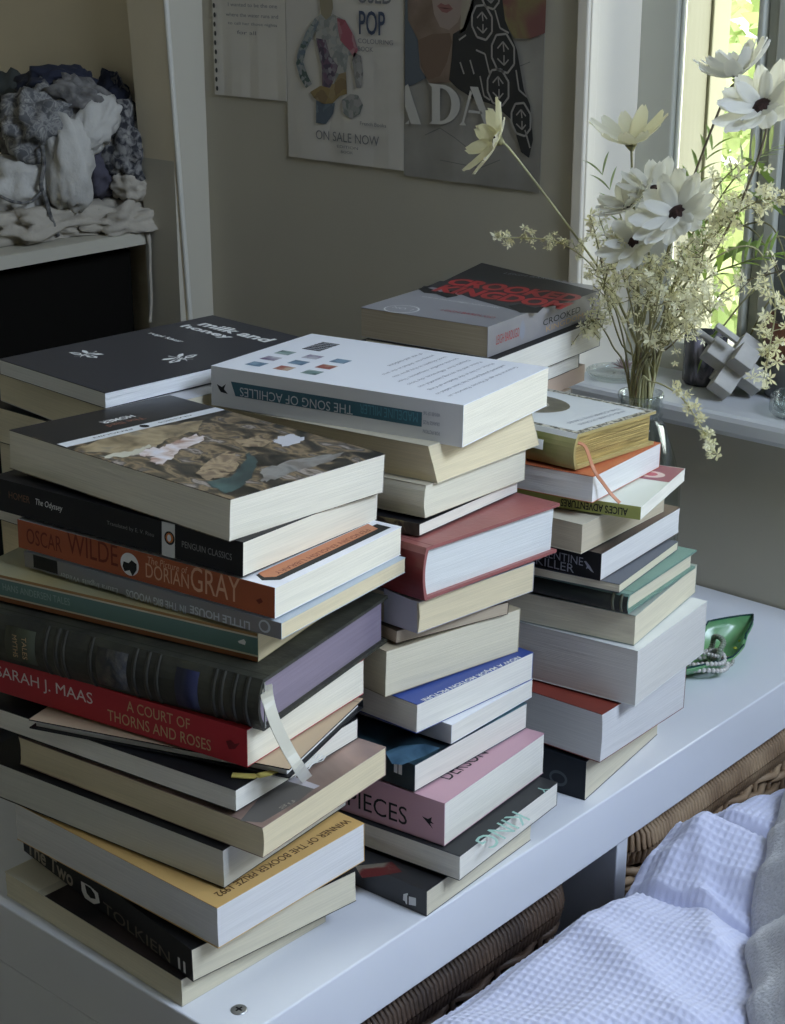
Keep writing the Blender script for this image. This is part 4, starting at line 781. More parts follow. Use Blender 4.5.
wpoly(pop, [(310, 92), (320, 86), (334, 84), (339, 74), (346, 72), (347, 94), (340, 96), (332, 104), (322, 104), (314, 98)], patchwork('patch_ochre', [(0.28, 0.20, 0.08), (0.33, 0.26, 0.15), (0.22, 0.15, 0.07)], 60), lv=2)
wpoly(pop, [(316, 100), (324, 104), (335, 103), (333, 114), (326, 124), (316, 123)], patchwork('patch_denim', [(0.13, 0.17, 0.2), (0.2, 0.24, 0.26), (0.1, 0.13, 0.16)], 60), lv=2)
wpoly(pop, [(342, 100), (350, 94), (358, 95), (363, 105), (360, 114), (351, 119), (343, 113)], patchwork('patch_flower', [(0.30, 0.31, 0.28), (0.16, 0.19, 0.17), (0.36, 0.34, 0.32)], 160), lv=3)
ada = empty('fashion_poster', (0, 0, 0), label='magazine page with pale letters ADA over a person in a black patterned coat', cat='poster')
sheet('poster_sheet', -1.2215, -1.0355, 0.3805, 0.74, mat('grey_marble_print', (0.36, 0.34, 0.30), 0.35, color2=(0.27, 0.255, 0.225), vscale=(14, 14, 14), detail=6), y=WY - 0.0013).parent = ada
SKN = mat('print_skin', (0.30, 0.225, 0.18), 0.4, color2=(0.17, 0.115, 0.08), vscale=(18, 18, 18)); DARKC = mat('print_coat', (0.022, 0.023, 0.024), 0.4)
wpoly(ada, [(405, -20), (425, -20), (432, 10), (428, 40), (426, 78), (415, 84), (405, 88)], mat('print_blue_grey', (0.10, 0.12, 0.14), 0.5), lv=0)
wpoly(ada, [(407, -20), (470, -20), (475, 20), (466, 50), (458, 82), (430, 84), (420, 68), (418, 40), (408, 20)], SKN, lv=1)
wpoly(ada, [(418, 40), (432, 34), (450, 33), (452, 42), (447, 62), (440, 76), (428, 80), (421, 66)], mat('print_neck', (0.17, 0.11, 0.075), 0.5), lv=2)
wpoly(ada, [(429, -20), (466, -20), (464, 6), (458, 22), (449, 30), (440, 27), (434, 14)], mat('print_face', (0.33, 0.255, 0.215), 0.45), lv=2)
wpoly(ada, [(437, 6), (441, 3), (445, 5), (449, 4), (453, 9), (447, 13), (442, 12)], mat('print_lips', (0.26, 0.11, 0.10), 0.4), lv=3); wpoly(ada, [(438, 7.3), (445, 7.6), (452, 9), (445, 9)], mat('print_lip_line', (0.10, 0.035, 0.03), 0.4), lv=4)
wpoly(ada, [(463, -20), (476, -20), (473, 10), (466, 30), (460, 34), (461, 14)], mat('print_blond', (0.33, 0.29, 0.22), 0.5), lv=3)
wpoly(ada, [(453, 34), (463, 28), (472, 0), (476, -20), (500, -20), (505, 20), (517, 50), (524, 90), (530, 105), (533, 140), (529, 158), (521, 152), (512, 120), (494, 105), (472, 98), (457, 88), (449, 80), (452, 55)], DARKC, lv=3)
LN = mat('print_pattern_line', (0.36, 0.34, 0.31), 0.4)
def wline(pts, w, closed=False, parent=ada, m=None, lv=5, nm='printed_pattern'):
    y = WPY - 0.00015 * lv; P = [ony(p, y) for p in pts]; P = P + [P[0]] if closed else P; bm = bmesh.new()
    for a, b in zip(P, P[1:]):
        d = (b - a).normalized(); n = Vector((d.z, 0, -d.x)) * w / 2; bm.faces.new([bm.verts.new(v) for v in (a - n, b - n, b + n, a + n)])
    return link_mesh(nm, bm, m or LN, parent)
for cx, cy, s in ((482, 23, 1.0), (503, 54, 1.12), (498, 88, 1.05), (490, -6, 0.9), (521, 120, 0.95)):
    hexa = [(cx - 6 * s, cy - 17 * s), (cx + 3 * s, cy - 18 * s), (cx + 10 * s, cy - 6 * s), (cx + 10 * s, cy + 9 * s), (cx + 4 * s, cy + 17 * s), (cx - 5 * s, cy + 14 * s), (cx - 10 * s, cy + 3 * s), (cx - 10 * s, cy - 8 * s)]
    wline(hexa, 0.0022, True); wline([(cx - 5 * s, cy - 5 * s), (cx, cy - 11 * s), (cx + 5 * s, cy - 4 * s)], 0.0015); wline([(cx, cy - 11 * s), (cx + 1, cy - 2 * s)], 0.0015); wline([(cx - 5 * s, cy + 4 * s), (cx + 1, cy + 10 * s), (cx + 5 * s, cy + 5 * s)], 0.0015); wline([(cx + 1, cy + 1 * s), (cx + 1, cy + 10 * s)], 0.0015)
for a in ([(495, 10), (500, 28), (509, 33)], [(516, 70), (519, 90), (527, 97)], [(476, 50), (485, 54), (490, 75)], [(480, 76), (484, 96), (490, 100)], [(460, 62), (464, 74)], [(470, 60), (474, 74)], [(459, 40), (466, 35)], [(525, 130), (530, 148)]): wline(a, 0.0018)
wpoly(ada, [(497, -20), (547, -20), (545, 33), (530, 39), (514, 38), (505, 22), (499, 5)], multi('ochre_rose_print', (18, 18, 18), [(0.35, (0.20, 0.08, 0.07)), (0.5, (0.22, 0.18, 0.08)), (0.62, (0.30, 0.25, 0.13)), (0.72, (0.10, 0.05, 0.04))]), lv=2)
PL = mat('pale_letter', (0.58, 0.56, 0.51), 0.4)
for pts in ([(405, 86), (408, 84), (421, 124.5), (411, 124), (405, 106)], [(405, 124), (409, 120), (409, 124)],
            [(428, 83), (440, 84.5), (440, 124.5), (429, 123.5), (432, 121), (432, 87)],
            [(470, 86.5), (478, 87), (491, 124), (495, 127), (481, 126), (484, 123), (471, 90)], [(469, 110), (482, 111.5), (482, 114), (468, 112.5)], [(470, 90), (472, 93), (464, 122), (466, 125.5), (459, 125), (462, 122)]): wpoly(ada, pts, PL, 'lettering', lv=6)
bm = bmesh.new(); yv = WPY - 0.0009       # the bowl of the D
oa = [(440 + 20 * sin(t * pi / 12), 104.5 - 20 * cos(t * pi / 12)) for t in range(13)]; ia = [(440 + 11.5 * sin(t * pi / 12), 104.5 - 16.5 * cos(t * pi / 12)) for t in range(13)]
for i in range(12): bm.faces.new([bm.verts.new(ony(p, yv)) for p in (oa[i], oa[i + 1], ia[i + 1], ia[i])])
link_mesh('lettering', bm, PL, ada)
for a in ([(425, 135), (440, 128), (455, 138), (470, 150)], [(508, 60), (520, 66), (530, 62)], [(440, 160), (480, 168), (500, 160)]): wline(a, 0.0008, m=mat('print_crease', (0.17, 0.165, 0.155), 0.5), lv=1)

# ================================================================ CLOSET SHELF AND LAUNDRY
M_CSH = mat('closet_shelf_paint', (0.50, 0.47, 0.38), 0.6, 0.08, (5, 5, 5))
cs = empty('closet_shelf', (-1.84, 0.9, 0.276), label='painted closet shelf holding the heap of clothes', cat='shelf')
box('shelf_board', (-0.25, -0.55, -0.009), (0.245, 0.452, 0.007), M_CSH, cs, 0.0015)
box('front_lip', (0.2452, -0.55, -0.0085), (0.2475, 0.4518, 0.0065), M_CSH, cs)
box('shade_infill', (-2.08, 0.45, FZ + 0.001), (-1.625, 1.352, 0.258), mat('shade_black', (0.006, 0.0052, 0.004), 0.9, spec=0.1), label='dark chest standing in for the shade below the closet shelf', cat='infill', bevel=0.004)  # added block, near black to paint in the shade under the shelf
box('dark_box', (-1.34, 0.60, FZ + 0.001), (-1.07, 1.36, -0.12), mat('black_suitcase', (0.014, 0.015, 0.022), 0.6, bump=0.2), label='black case standing in the gap left of the shelf unit', cat='suitcase', bevel=0.02)
def cloth_lump(name, px, r, m, lab, seed, x=-1.66, squash=(1, 1, 1), rot=0.0, amp=0.30, cat='clothing', depth=0.0, sub=4, freq=2.6):
    """one crumpled piece of clothing: a folded lump with creases"""
    c = onx(px, x); bm = bmesh.new(); bmesh.ops.create_icosphere(bm, subdivisions=sub, radius=1.0)
    for v in bm.verts:
        p = v.co.copy(); o = Vector((seed * 3.1, seed * 1.7, seed))
        f = noise.noise(p * freq + o); g = noise.noise(p * freq * 2.3 + o * 2); h = abs(noise.noise(Vector((p.x * 1.2 + p.z, p.y * 3.2 + p.z * 0.8, p.z * 1.6)) + o)); hc = max(0.0, 0.25 - h) / 0.25
        k = 1 + amp * f + amp * 0.30 * g - amp * 0.55 * hc * hc
        v.co = Vector((p.x * squash[0], p.y * squash[1], p.z * squash[2])) * r * k
    bmesh.ops.rotate(bm, verts=bm.verts, cent=(0, 0, 0), matrix=Matrix.Rotation(rot, 3, 'X'))
    for v in bm.verts:
        v.co += c
        if v.co.z < 0.2835: v.co.z = 0.2835 + 0.0005 * abs(noise.noise(v.co * 60))
        if v.co.x < -2.09: v.co.x = -2.09
        if v.co.y > 1.362: v.co.y = 1.362 - 0.004 * abs(noise.noise(v.co * 40))
    o = link_mesh(name, bm, m, None, True)
    return tag(o, lab, cat, 'clothes heaped on the closet shelf')
CW = mat('cotton_white', (0.52, 0.50, 0.45), 0.9, bump=0.4, bscale=(250, 250, 250), var=0.08, vscale=(10, 10, 10)); CB = mat('cotton_beige', (0.42, 0.38, 0.31), 0.9, bump=0.4, bscale=(250, 250, 250), var=0.12, vscale=(10, 10, 10))
CK = multi('speckled_knit', (120, 120, 120), [(0.40, (0.03, 0.03, 0.035)), (0.5, (0.14, 0.135, 0.13)), (0.62, (0.26, 0.25, 0.23))], 0.95); CN = mat('navy_cloth', (0.015, 0.018, 0.035), 0.9, bump=0.3, bscale=(200, 200, 200))
CG = mat('grey_knit', (0.20, 0.19, 0.175), 0.95, color2=(0.10, 0.095, 0.09), vscale=(90, 90, 90), bump=0.5, bscale=(200, 200, 200)); CD = multi('pattern_sweater', (70, 70, 70), [(0.42, (0.10, 0.10, 0.10)), (0.5, (0.28, 0.27, 0.25)), (0.56, (0.12, 0.12, 0.12)), (0.64, (0.34, 0.33, 0.30))], 0.95)
cloth_lump('folded_garment', (44, 222), 0.067, CB, 'cream garment spread flat along the shelf front, under the heap', 1, squash=(0.75, 1.45, 0.42), x=-1.66, amp=0.4)
cloth_lump('folded_garment', (122, 219), 0.056, CB, 'cream garment with curled edge at the right front of the heap', 2, squash=(0.8, 1.1, 0.45), x=-1.63, amp=0.45)
cloth_lump('folded_garment', (20, 182), 0.058, CW, 'white garment bulging at the left of the heap', 3, squash=(0.8, 0.95, 0.7), x=-1.68, rot=0.3)
cloth_lump('folded_garment', (68, 165), 0.062, CW, 'white shirt hanging down the middle of the heap', 4, squash=(0.55, 0.48, 1.0), x=-1.625, rot=-0.08, amp=0.22)
cloth_lump('folded_garment', (92, 126), 0.044, CW, 'white cloth fold tucked under the speckled knit', 5, squash=(0.6, 1.0, 0.6), x=-1.62, rot=0.75, amp=0.3)
cloth_lump('knitted_sweater', (122, 148), 0.052, CK, 'speckled dark knit at the right side of the heap', 6, squash=(0.8, 0.65, 1.15), x=-1.635, amp=0.35)
cloth_lump('folded_garment', (132, 184), 0.032, CB, 'small dotted beige cloth at the right foot of the heap', 7, squash=(0.8, 0.9, 0.7), x=-1.62, amp=0.3)
cloth_lump('knitted_sweater', (38, 122), 0.052, CD, 'grey patterned sweater at the upper left of the heap', 8, squash=(0.8, 1.0, 0.75), x=-1.66, rot=0.6, amp=0.4)
cloth_lump('knitted_sweater', (20, 132), 0.031, CG, 'grey sleeve at the far left of the heap', 9, squash=(0.8, 0.6, 1.3), x=-1.68, rot=-0.2, amp=0.35)
cloth_lump('folded_garment', (58, 84), 0.047, CN, 'navy garment crowning the heap', 10, squash=(0.9, 1.1, 0.5), x=-1.69, amp=0.3)
cloth_lump('knitted_sweater', (80, 98), 0.038, CG, 'light grey knit rolled below the navy garment', 11, squash=(0.8, 1.1, 0.65), x=-1.64, rot=-0.4, amp=0.35)
cloth_lump('folded_garment', (112, 104), 0.044, CN, 'dark blue sleeve between the grey knits', 12, squash=(0.8, 0.5, 1.0), x=-1.66, rot=-0.6, amp=0.3)
cloth_lump('knitted_sweater', (128, 106), 0.038, CG, 'dark grey knit at the upper right of the heap', 13, squash=(0.8, 0.75, 1.05), x=-1.65, rot=-0.5, amp=0.35)
cloth_lump('folded_garment', (97, 168), 0.040, mat('plum_grey_cloth', (0.07, 0.065, 0.085), 0.9, bump=0.3, bscale=(200, 200, 200)), 'plum grey cloth in the hollow right of the white shirt', 14, squash=(0.8, 0.9, 1.0), x=-1.655, amp=0.3)
cloth_lump('folded_garment', (6, 130), 0.067, mat('dark_cloth', (0.04, 0.045, 0.04), 0.9), 'dark garment behind the left end of the heap', 15, squash=(0.7, 0.8, 1.0), x=-1.82, amp=0.3)  # plain dark cloth behind the others
cord = mat('braided_cord', (0.22, 0.21, 0.19), 0.9, color2=(0.05, 0.05, 0.05), vscale=(150, 150, 150))
tube('braided_cord', smooth_path([onx(p, -1.628) for p in ((42, 145), (44, 165), (41, 185), (46, 200), (50, 215), (58, 236))]), 0.0028, cord, seg=8, label='braided speckled cord running down the front of the heap', cat='cord')
tube('braided_cord', smooth_path([onx(p, -1.629) for p in ((0, 196), (14, 202), (30, 202), (41, 192))]), 0.002, cord, seg=8, label='braided cord looping over the white garment on the left', cat='cord')
st = tube('drawstring', smooth_path([onx((143, 222), -1.60), onx((149, 240), -1.588), onx((150, 270), -1.588), onx((151, 300), -1.588), onx((150, 322), -1.588)]), [0.003] * 7 + [0.0022] * 17 + [0.003], CB, seg=6, label='pale drawstring hanging off the shelf end', cat='drawstring')
cloth_lump('folded_garment', (164, 213), 0.020, CG, 'brown grey tuft hanging over the shelf end', 17, squash=(0.5, 0.7, 1.2), x=-1.59, amp=0.5)

# ================================================================ SILL OBJECTS
SZ = 0.1965
M_GLASS = mg.copy(); M_GLASS.name = 'clear_glass'; gnt = M_GLASS.node_tree; gnt.nodes['Transparent BSDF'].inputs[0].default_value = (0.93, 0.96, 0.95, 1); lw = gnt.nodes.new('ShaderNodeLayerWeight'); lw.inputs[0].default_value = 0.35; mm = gnt.nodes.new('ShaderNodeMath'); mm.operation = 'MULTIPLY_ADD'; mm.inputs[1].default_value = 0.55; mm.inputs[2].default_value = 0.05
gnt.links.new(lw.outputs['Facing'], mm.inputs[0]); gnt.links.new(mm.outputs[0], gnt.nodes['Mix Shader'].inputs[0])
c = onz((693, 386), SZ)
can = empty('candle_glass', (c.x, c.y + 0.02, SZ), label='dark glass candle jar with a marbled lilac band on the sill', cat='candle')
lathe('jar', [(0.0, 0.0), (0.020, 0.0), (0.022, 0.003), (0.022, 0.052), (0.0205, 0.052), (0.0205, 0.006), (0.0, 0.006)], multi('marbled_lilac', (50, 50, 18), [(0.4, (0.03, 0.03, 0.035)), (0.56, (0.07, 0.068, 0.08)), (0.66, (0.30, 0.28, 0.36))], 0.25), can)
lathe('wax', [(0.0, 0.030), (0.020, 0.030), (0.020, 0.0065)], mat('dark_wax', (0.05, 0.045, 0.05), 0.4), can); tube('wick', [(0, 0, 0.03), (0.001, 0, 0.038)], 0.0008, INK_K, can)
# wooden burr puzzle
M_PUZ = mat('grey_wood', (0.48, 0.46, 0.42), 0.6, 0.2, (12, 60, 60), bump=0.2); c = onz((722, 401), SZ)
puz = empty('burr_puzzle', (c.x, c.y + 0.020, SZ), label='grey wooden burr puzzle of crossed blocks on the sill', cat='puzzle'); PR = Matrix.Translation((0, 0, 0.0335)) @ Matrix.Rotation(radians(38), 4, 'Y') @ Matrix.Rotation(radians(24), 4, 'Z') @ Matrix.Rotation(radians(32), 4, 'X')
for a, b in (((-0.033, -0.0105, -0.0105), (0.033, 0.0105, 0.0105)), ((-0.0106, -0.033, -0.0104), (0.0106, 0.033, 0.0106)), ((-0.0104, -0.0106, -0.033), (0.0106, 0.0104, 0.033))):
    bm = bmesh.new(); bm_box(bm, a, b, 0.0008); bmesh.ops.transform(bm, matrix=PR, verts=bm.verts); link_mesh('block', bm, M_PUZ, puz)
for d in (Vector((-0.040, 0.004, 0.005)), Vector((-0.03, 0.008, 0.03))):
    bm = bmesh.new(); bm_box(bm, d - Vector((0.012, 0.003, 0.003)), d + Vector((0.014, 0.003, 0.003)), 0.0006); bmesh.ops.transform(bm, matrix=PR, verts=bm.verts); link_mesh('peg', bm, M_PUZ, puz)
zmin = min((v.co.z for ch in puz.children for v in ch.data.vertices)); puz.location.z = SZ - zmin
# potted plant at the right edge of the frame
c = onz((783, 394), SZ)
pot = empty('potted_plant', (c.x + 0.012, c.y + 0.010, SZ), label='plant in a brown and grey banded pot at the right edge on the sill', cat='plant')
lathe('pot', [(0.0, 0.0), (0.034, 0.0), (0.036, 0.004), (0.0385, 0.040)], mat('pot_grey', (0.16, 0.165, 0.16), 0.6, 0.1, (30, 30, 30)), pot); lathe('pot_band', [(0.0386, 0.040), (0.041, 0.078), (0.038, 0.078), (0.037, 0.05), (0.0, 0.05)], mat('pot_brown', (0.14, 0.055, 0.03), 0.3), pot)
def leaf_mesh(bm, base, d, L, W_, droop=0.3, n=6, lobes=0.0):
    d = Vector(d).normalized(); side = d.cross(Z)
    side = side.normalized() if side.length > .1 else X.copy(); upv = side.cross(d).normalized(); rows = []
    for i in range(n + 1):
        t = i / n; w = W_ * sin(pi * min(1, t * 0.93 + 0.05)) ** 0.8 * (1 + lobes * (0.35 if i % 2 else -0.25)); c_ = Vector(base) + d * L * t - Z * droop * L * t * t
        rows.append((bm.verts.new(c_ + side * w / 2 + upv * w * 0.15), bm.verts.new(c_), bm.verts.new(c_ - side * w / 2 + upv * w * 0.15)))
    for a, b in zip(rows, rows[1:]): bm.faces.new((a[0], a[1], b[1], b[0])); bm.faces.new((a[1], a[2], b[2], b[1]))
M_LEAF = bpy.data.materials.new('fresh_leaf'); M_LEAF.use_nodes = True
def leafmat(m, colr, tcol, mix=0.45, rough=0.5):
    nt = m.node_tree; b = nt.nodes['Principled BSDF']; b.inputs['Base Color'].default_value = (*colr, 1); b.inputs['Roughness'].default_value = rough; b.inputs['Specular IOR Level'].default_value = 0.3
    t = nt.nodes.new('ShaderNodeBsdfTranslucent'); t.inputs[0].default_value = (*tcol, 1); mxn = nt.nodes.new('ShaderNodeMixShader'); mxn.inputs[0].default_value = mix
    nt.links.new(b.outputs[0], mxn.inputs[1]); nt.links.new(t.outputs[0], mxn.inputs[2]); nt.links.new(mxn.outputs[0], nt.nodes['Material Output'].inputs[0])
leafmat(M_LEAF, (0.20, 0.30, 0.08), (0.35, 0.5, 0.10))
M_LEAF2 = bpy.data.materials.new('pale_leaf'); M_LEAF2.use_nodes = True; leafmat(M_LEAF2, (0.36, 0.42, 0.22), (0.45, 0.55, 0.2))
M_STEM = mat('olive_stem', (0.30, 0.28, 0.13), 0.6, 0.3, (40, 40, 40)); M_STEMD = mat('dark_stem', (0.16, 0.13, 0.08), 0.6); M_STEMP = mat('pale_stem', (0.50, 0.48, 0.27), 0.6)
PI_ = pot.matrix_basis.inverted()
for i, (px, L, W_, dr) in enumerate((((742, 225), .055, .034, .3), ((765, 245), .05, .03, .4), ((720, 330), .03, .02, .8), ((745, 345), .045, .034, .9), ((705, 228), .035, .022, .3), ((770, 185), .05, .03, .2), ((782, 215), .05, .03, .2))):
    tip = ony(px, c.y - 0.01 - 0.01 * (i % 3)); b0 = Vector((c.x + 0.012, c.y + 0.010, SZ + 0.055)); st0 = PI_ @ b0; tp = PI_ @ tip; mid = (st0 + tp) / 2 + Vector((0, 0, 0.05))
    lf = tube('stalk', smooth_path([st0, mid, tp]), 0.0009, M_STEM, pot); bm = bmesh.new(); leaf_mesh(bm, tp, (tp - mid), L, W_, dr, 8, 1.0); link_mesh('leaf', bm, M_LEAF, pot, True)
c = onz((788, 418), SZ); gd = empty('glass_dish', (c.x + 0.002, c.y + 0.016, SZ), label='small clear glass dish at the front edge of the sill', cat='dish')
lathe('dish', [(0.0, 0.0), (0.024, 0.0), (0.028, 0.004), (0.028, 0.018), (0.026, 0.021), (0.024, 0.018), (0.024, 0.006), (0.0, 0.005)], M_GLASS, gd, 28)
c = onz((610, 379), SZ); gp = empty('glass_tray', (c.x, c.y + 0.015, SZ), label='flat clear glass tray on the left of the sill', cat='tray')
lathe('tray', [(0.0, 0.0), (0.030, 0.0), (0.034, 0.006), (0.033, 0.007), (0.029, 0.002), (0.0, 0.002)], M_GLASS, gp, 28)
c = onz((618, 376), SZ); air = empty('dried_seed_head', (c.x, c.y + 0.01, SZ + 0.0025), label='spiky pinkish dried seed head lying on the glass tray', cat='seed head')
bm = bmesh.new()
for i in range(46):
    th_, ph = RND.uniform(0, 2 * pi), RND.uniform(-0.1, 1.3); d = Vector((cos(th_) * cos(ph), sin(th_) * cos(ph), abs(sin(ph)))); bm_tube(bm, [Vector((0, 0, 0.004)), Vector((0, 0, 0.004)) + d * RND.uniform(0.010, 0.016)], [0.0009, 0.0002], 4)
link_mesh('spikes', bm, mat('dry_pink', (0.36, 0.27, 0.25), 0.8), air)['kind'] = 'stuff'

# ================================================================ VASE AND FLOWERS (standing on the shelf unit)
VX, VY = -0.828, 1.262
VB = ony((641, 392), VY); VX = VB.x; VH = VB.z          # mouth of the bottle
vase = empty('glass_vase', (VX, VY, 0.0), label='clear ridged glass bottle vase behind the right stack', cat='vase')
lathe('bottle', [(0.0, 0.0), (0.036, 0.0), (0.041, 0.006), (0.042, 0.05), (0.041, VH - 0.085), (0.034, VH - 0.06), (0.0235, VH - 0.030), (0.0195, VH - 0.024), (0.0215, VH - 0.020), (0.0195, VH - 0.016), (0.0215, VH - 0.012), (0.0195, VH - 0.008), (0.0215, VH - 0.003), (0.0205, VH),
                 (0.0185, VH - 0.002), (0.0172, VH - 0.024), (0.021, VH - 0.030), (0.032, VH - 0.061), (0.039, VH - 0.086), (0.0395, 0.05), (0.038, 0.008), (0.0, 0.005)], M_GLASS, vase, 40)
lathe('water', [(0.0, 0.0055), (0.0375, 0.0085), (0.039, 0.05), (0.0388, 0.11), (0.0, 0.11)], M_GLASS, vase, 32)
def in_vase(i, n=30):
    a = i * 2.4; return Vector((VX + 0.010 * cos(a), VY + 0.010 * sin(a), VH - 0.002)), Vector((VX + 0.018 * cos(a + 2.6), VY + 0.018 * sin(a + 2.6), 0.035 + 0.004 * (i % 4)))
M_PET = bpy.data.materials.new('white_petal'); M_PET.use_nodes = True; leafmat(M_PET, (0.90, 0.89, 0.84), (0.92, 0.90, 0.75), 0.40, 0.55)
M_PETY = bpy.data.materials.new('cream_petal'); M_PETY.use_nodes = True; leafmat(M_PETY, (0.88, 0.85, 0.70), (0.92, 0.88, 0.58), 0.45, 0.55)
M_EYE = mat('dark_flower_eye', (0.05, 0.018, 0.012), 0.7, 0.5, (300, 300, 300), bump=0.8, bscale=(500, 500, 500))
def petal_mesh(L, W_, cup, seed):
    bm = bmesh.new(); rows = []; n = 7
    for i in range(n + 1):
        t = i / n; w = W_ * (0.22 + 0.78 * sin(pi * min(1.0, t * 0.80 + 0.08)) ** 0.9) * (1.0 if t < .93 else 0.72); x = L * t; z = cup * L * (t ** 1.5) - 0.10 * L * max(0, t - 0.6) ** 2 * 6 * (seed % 3) * 0.4
        rows.append([bm.verts.new((x - 0.05 * L * (abs(k) == 2) * (t > .9), w / 4 * k, z + 0.10 * W_ * (abs(k) == 1) - 0.03 * W_ * (k == 0) + 0.02 * W_ * (abs(k) == 2))) for k in (-2, -1, 0, 1, 2)])
    for a, b in zip(rows, rows[1:]):
        for k in range(4): bm.faces.new((a[k], a[k + 1], b[k + 1], b[k]))
    return bm
def daisy(px, ypl, nrm, R_, cup, stem_px, lab, i, n=13, m=None, eye=0.0085, ystem=None, sm=None, double=True, sr=0.0011):
    m = m or M_PET; c_ = ony(px, ypl); nrm = Vector(nrm).normalized(); q = Z.rotation_difference(nrm)
    t = empty('daisy', tuple(c_), label=lab, cat='flower', group='white daisies in the vase')
    meshes = [petal_mesh(R_, R_ * 0.47, cup + 0.08 * k, k) for k in range(2)]; objs = []
    for k in range(n + (n // 2 if double else 0)):
        ring = k >= n; a = 2 * pi * (k / n if not ring else (k - n + 0.5) / (n // 2)) + RND.uniform(-0.09, 0.09)
        bm = meshes[k % 2]
        if k < 2: objs.append(link_mesh('petal', bm, m, t, True)); o = objs[-1]
        else: o = objs[k % 2].copy(); C.objects.link(o); o.parent = t
        s = RND.uniform(0.88, 1.08) * (0.8 if ring else 1.0)
        o.matrix_local = q.to_matrix().to_4x4() @ Matrix.Rotation(a, 4, 'Z') @ Matrix.Translation((0.0015, 0, 0.0012 * ring)) @ Matrix.Rotation(RND.uniform(-0.10, 0.12) - (0.22 if ring else 0), 4, 'Y') @ Matrix.Scale(s, 4)
    bm = bmesh.new(); bmesh.ops.create_uvsphere(bm, u_segments=16, v_segments=8, radius=1.0)
    for v in bm.verts: v.co = Vector((v.co.x * eye, v.co.y * eye, v.co.z * eye * 0.5 + 0.0015)) * (1 + 0.06 * RND.random())
    bmesh.ops.transform(bm, matrix=q.to_matrix().to_4x4(), verts=bm.verts); link_mesh('flower_eye', bm, M_EYE, t, True)
    bm = bmesh.new(); bmesh.ops.create_cone(bm, segments=10, radius1=0.0016, radius2=0.0055, depth=0.006, cap_ends=True); bmesh.ops.translate(bm, vec=(0, 0, -0.0045), verts=bm.verts); bmesh.ops.transform(bm, matrix=q.to_matrix().to_4x4(), verts=bm.verts); link_mesh('calyx', bm, M_STEM, t, True)
    mouth, foot = in_vase(i); pts = [c_ - nrm * 0.005]; k_ = len(stem_px)
    for j, sp in enumerate(stem_px): f = (j + 1) / (k_ + 1); pts.append(ony(sp, ypl + (VY - ypl) * f))
    pts += [mouth, foot]; tube('stem', [p - c_ for p in smooth_path(pts, 6)], sr, sm or M_STEM, t, 6)
    return t
daisy((497, 140), 1.235, (-0.52, -0.66, 0.40), 0.0360, 0.32, [(512, 152), (560, 215), (610, 285), (632, 335)], 'cream daisy leaning far left in front of the poster', 0, 10, M_PETY, 0.0045, sm=M_STEMP, double=False)
daisy((631, 143), 1.26, (0.02, -0.28, 0.96), 0.034, 0.62, [(632, 170), (634, 230), (638, 300)], 'cup shaped daisy seen from the side against the white reveal', 1, 11, M_PETY, 0.004, double=False)
daisy((737, 76), 1.27, (-0.28, -0.16, 0.93), 0.0330, 0.62, [(726, 95), (700, 160), (672, 240), (652, 320)], 'topmost daisy seen from the side in front of the panes', 2, 12, None, 0.005, sm=M_STEMD)
daisy((763, 108), 1.235, (-0.06, -0.70, 0.66), 0.0370, 0.30, [(764, 140), (735, 215), (690, 290), (658, 345)], 'large open daisy at the right edge with a dark eye', 3, 13, None, 0.0085, sm=M_STEMD)
daisy((678, 214), 1.215, (-0.04, -0.72, 0.64), 0.0380, 0.22, [(668, 250), (655, 310)], 'largest open daisy in the middle of the bouquet', 4, 14, None, 0.0078)
daisy((636, 243), 1.205, (-0.10, -0.70, 0.62), 0.0310, 0.26, [(637, 262), (641, 320)], 'lowest open daisy with a dark eye, left of the largest one', 5, 12, None, 0.0068)
daisy((629, 207), 1.235, (-0.30, -0.45, 0.82), 0.0300, 0.40, [(634, 235), (640, 310)], 'daisy half hidden above the lowest open one', 6, 11, None, 0.005)
daisy((655, 190), 1.255, (0.15, -0.30, 0.92), 0.0310, 0.35, [(650, 230), (646, 310)], 'daisy at the back above the largest one', 7, 11, None, 0.005)
M_BLOS = bpy.data.materials.new('cream_blossom'); M_BLOS.use_nodes = True; leafmat(M_BLOS, (0.82, 0.79, 0.58), (0.88, 0.85, 0.55), 0.4, 0.6)
def blossoms(bm, p, s, rnd):
    ax = Vector((rnd.gauss(0, 1), rnd.gauss(-0.6, 1), rnd.gauss(0.2, 1))).normalized(); e1 = ax.orthogonal().normalized(); e2 = ax.cross(e1)
    for k in range(5):
        a = 2 * pi * k / 5 + rnd.uniform(-.3, .3); d = (e1 * cos(a) + e2 * sin(a) + ax * 0.35).normalized(); w = ax.cross(d).normalized() * s * 0.20; L = s * rnd.uniform(0.75, 1.15)
        bm.faces.new([bm.verts.new(v) for v in (p, p + d * L * 0.55 + w, p + d * L, p + d * L * 0.55 - w)])
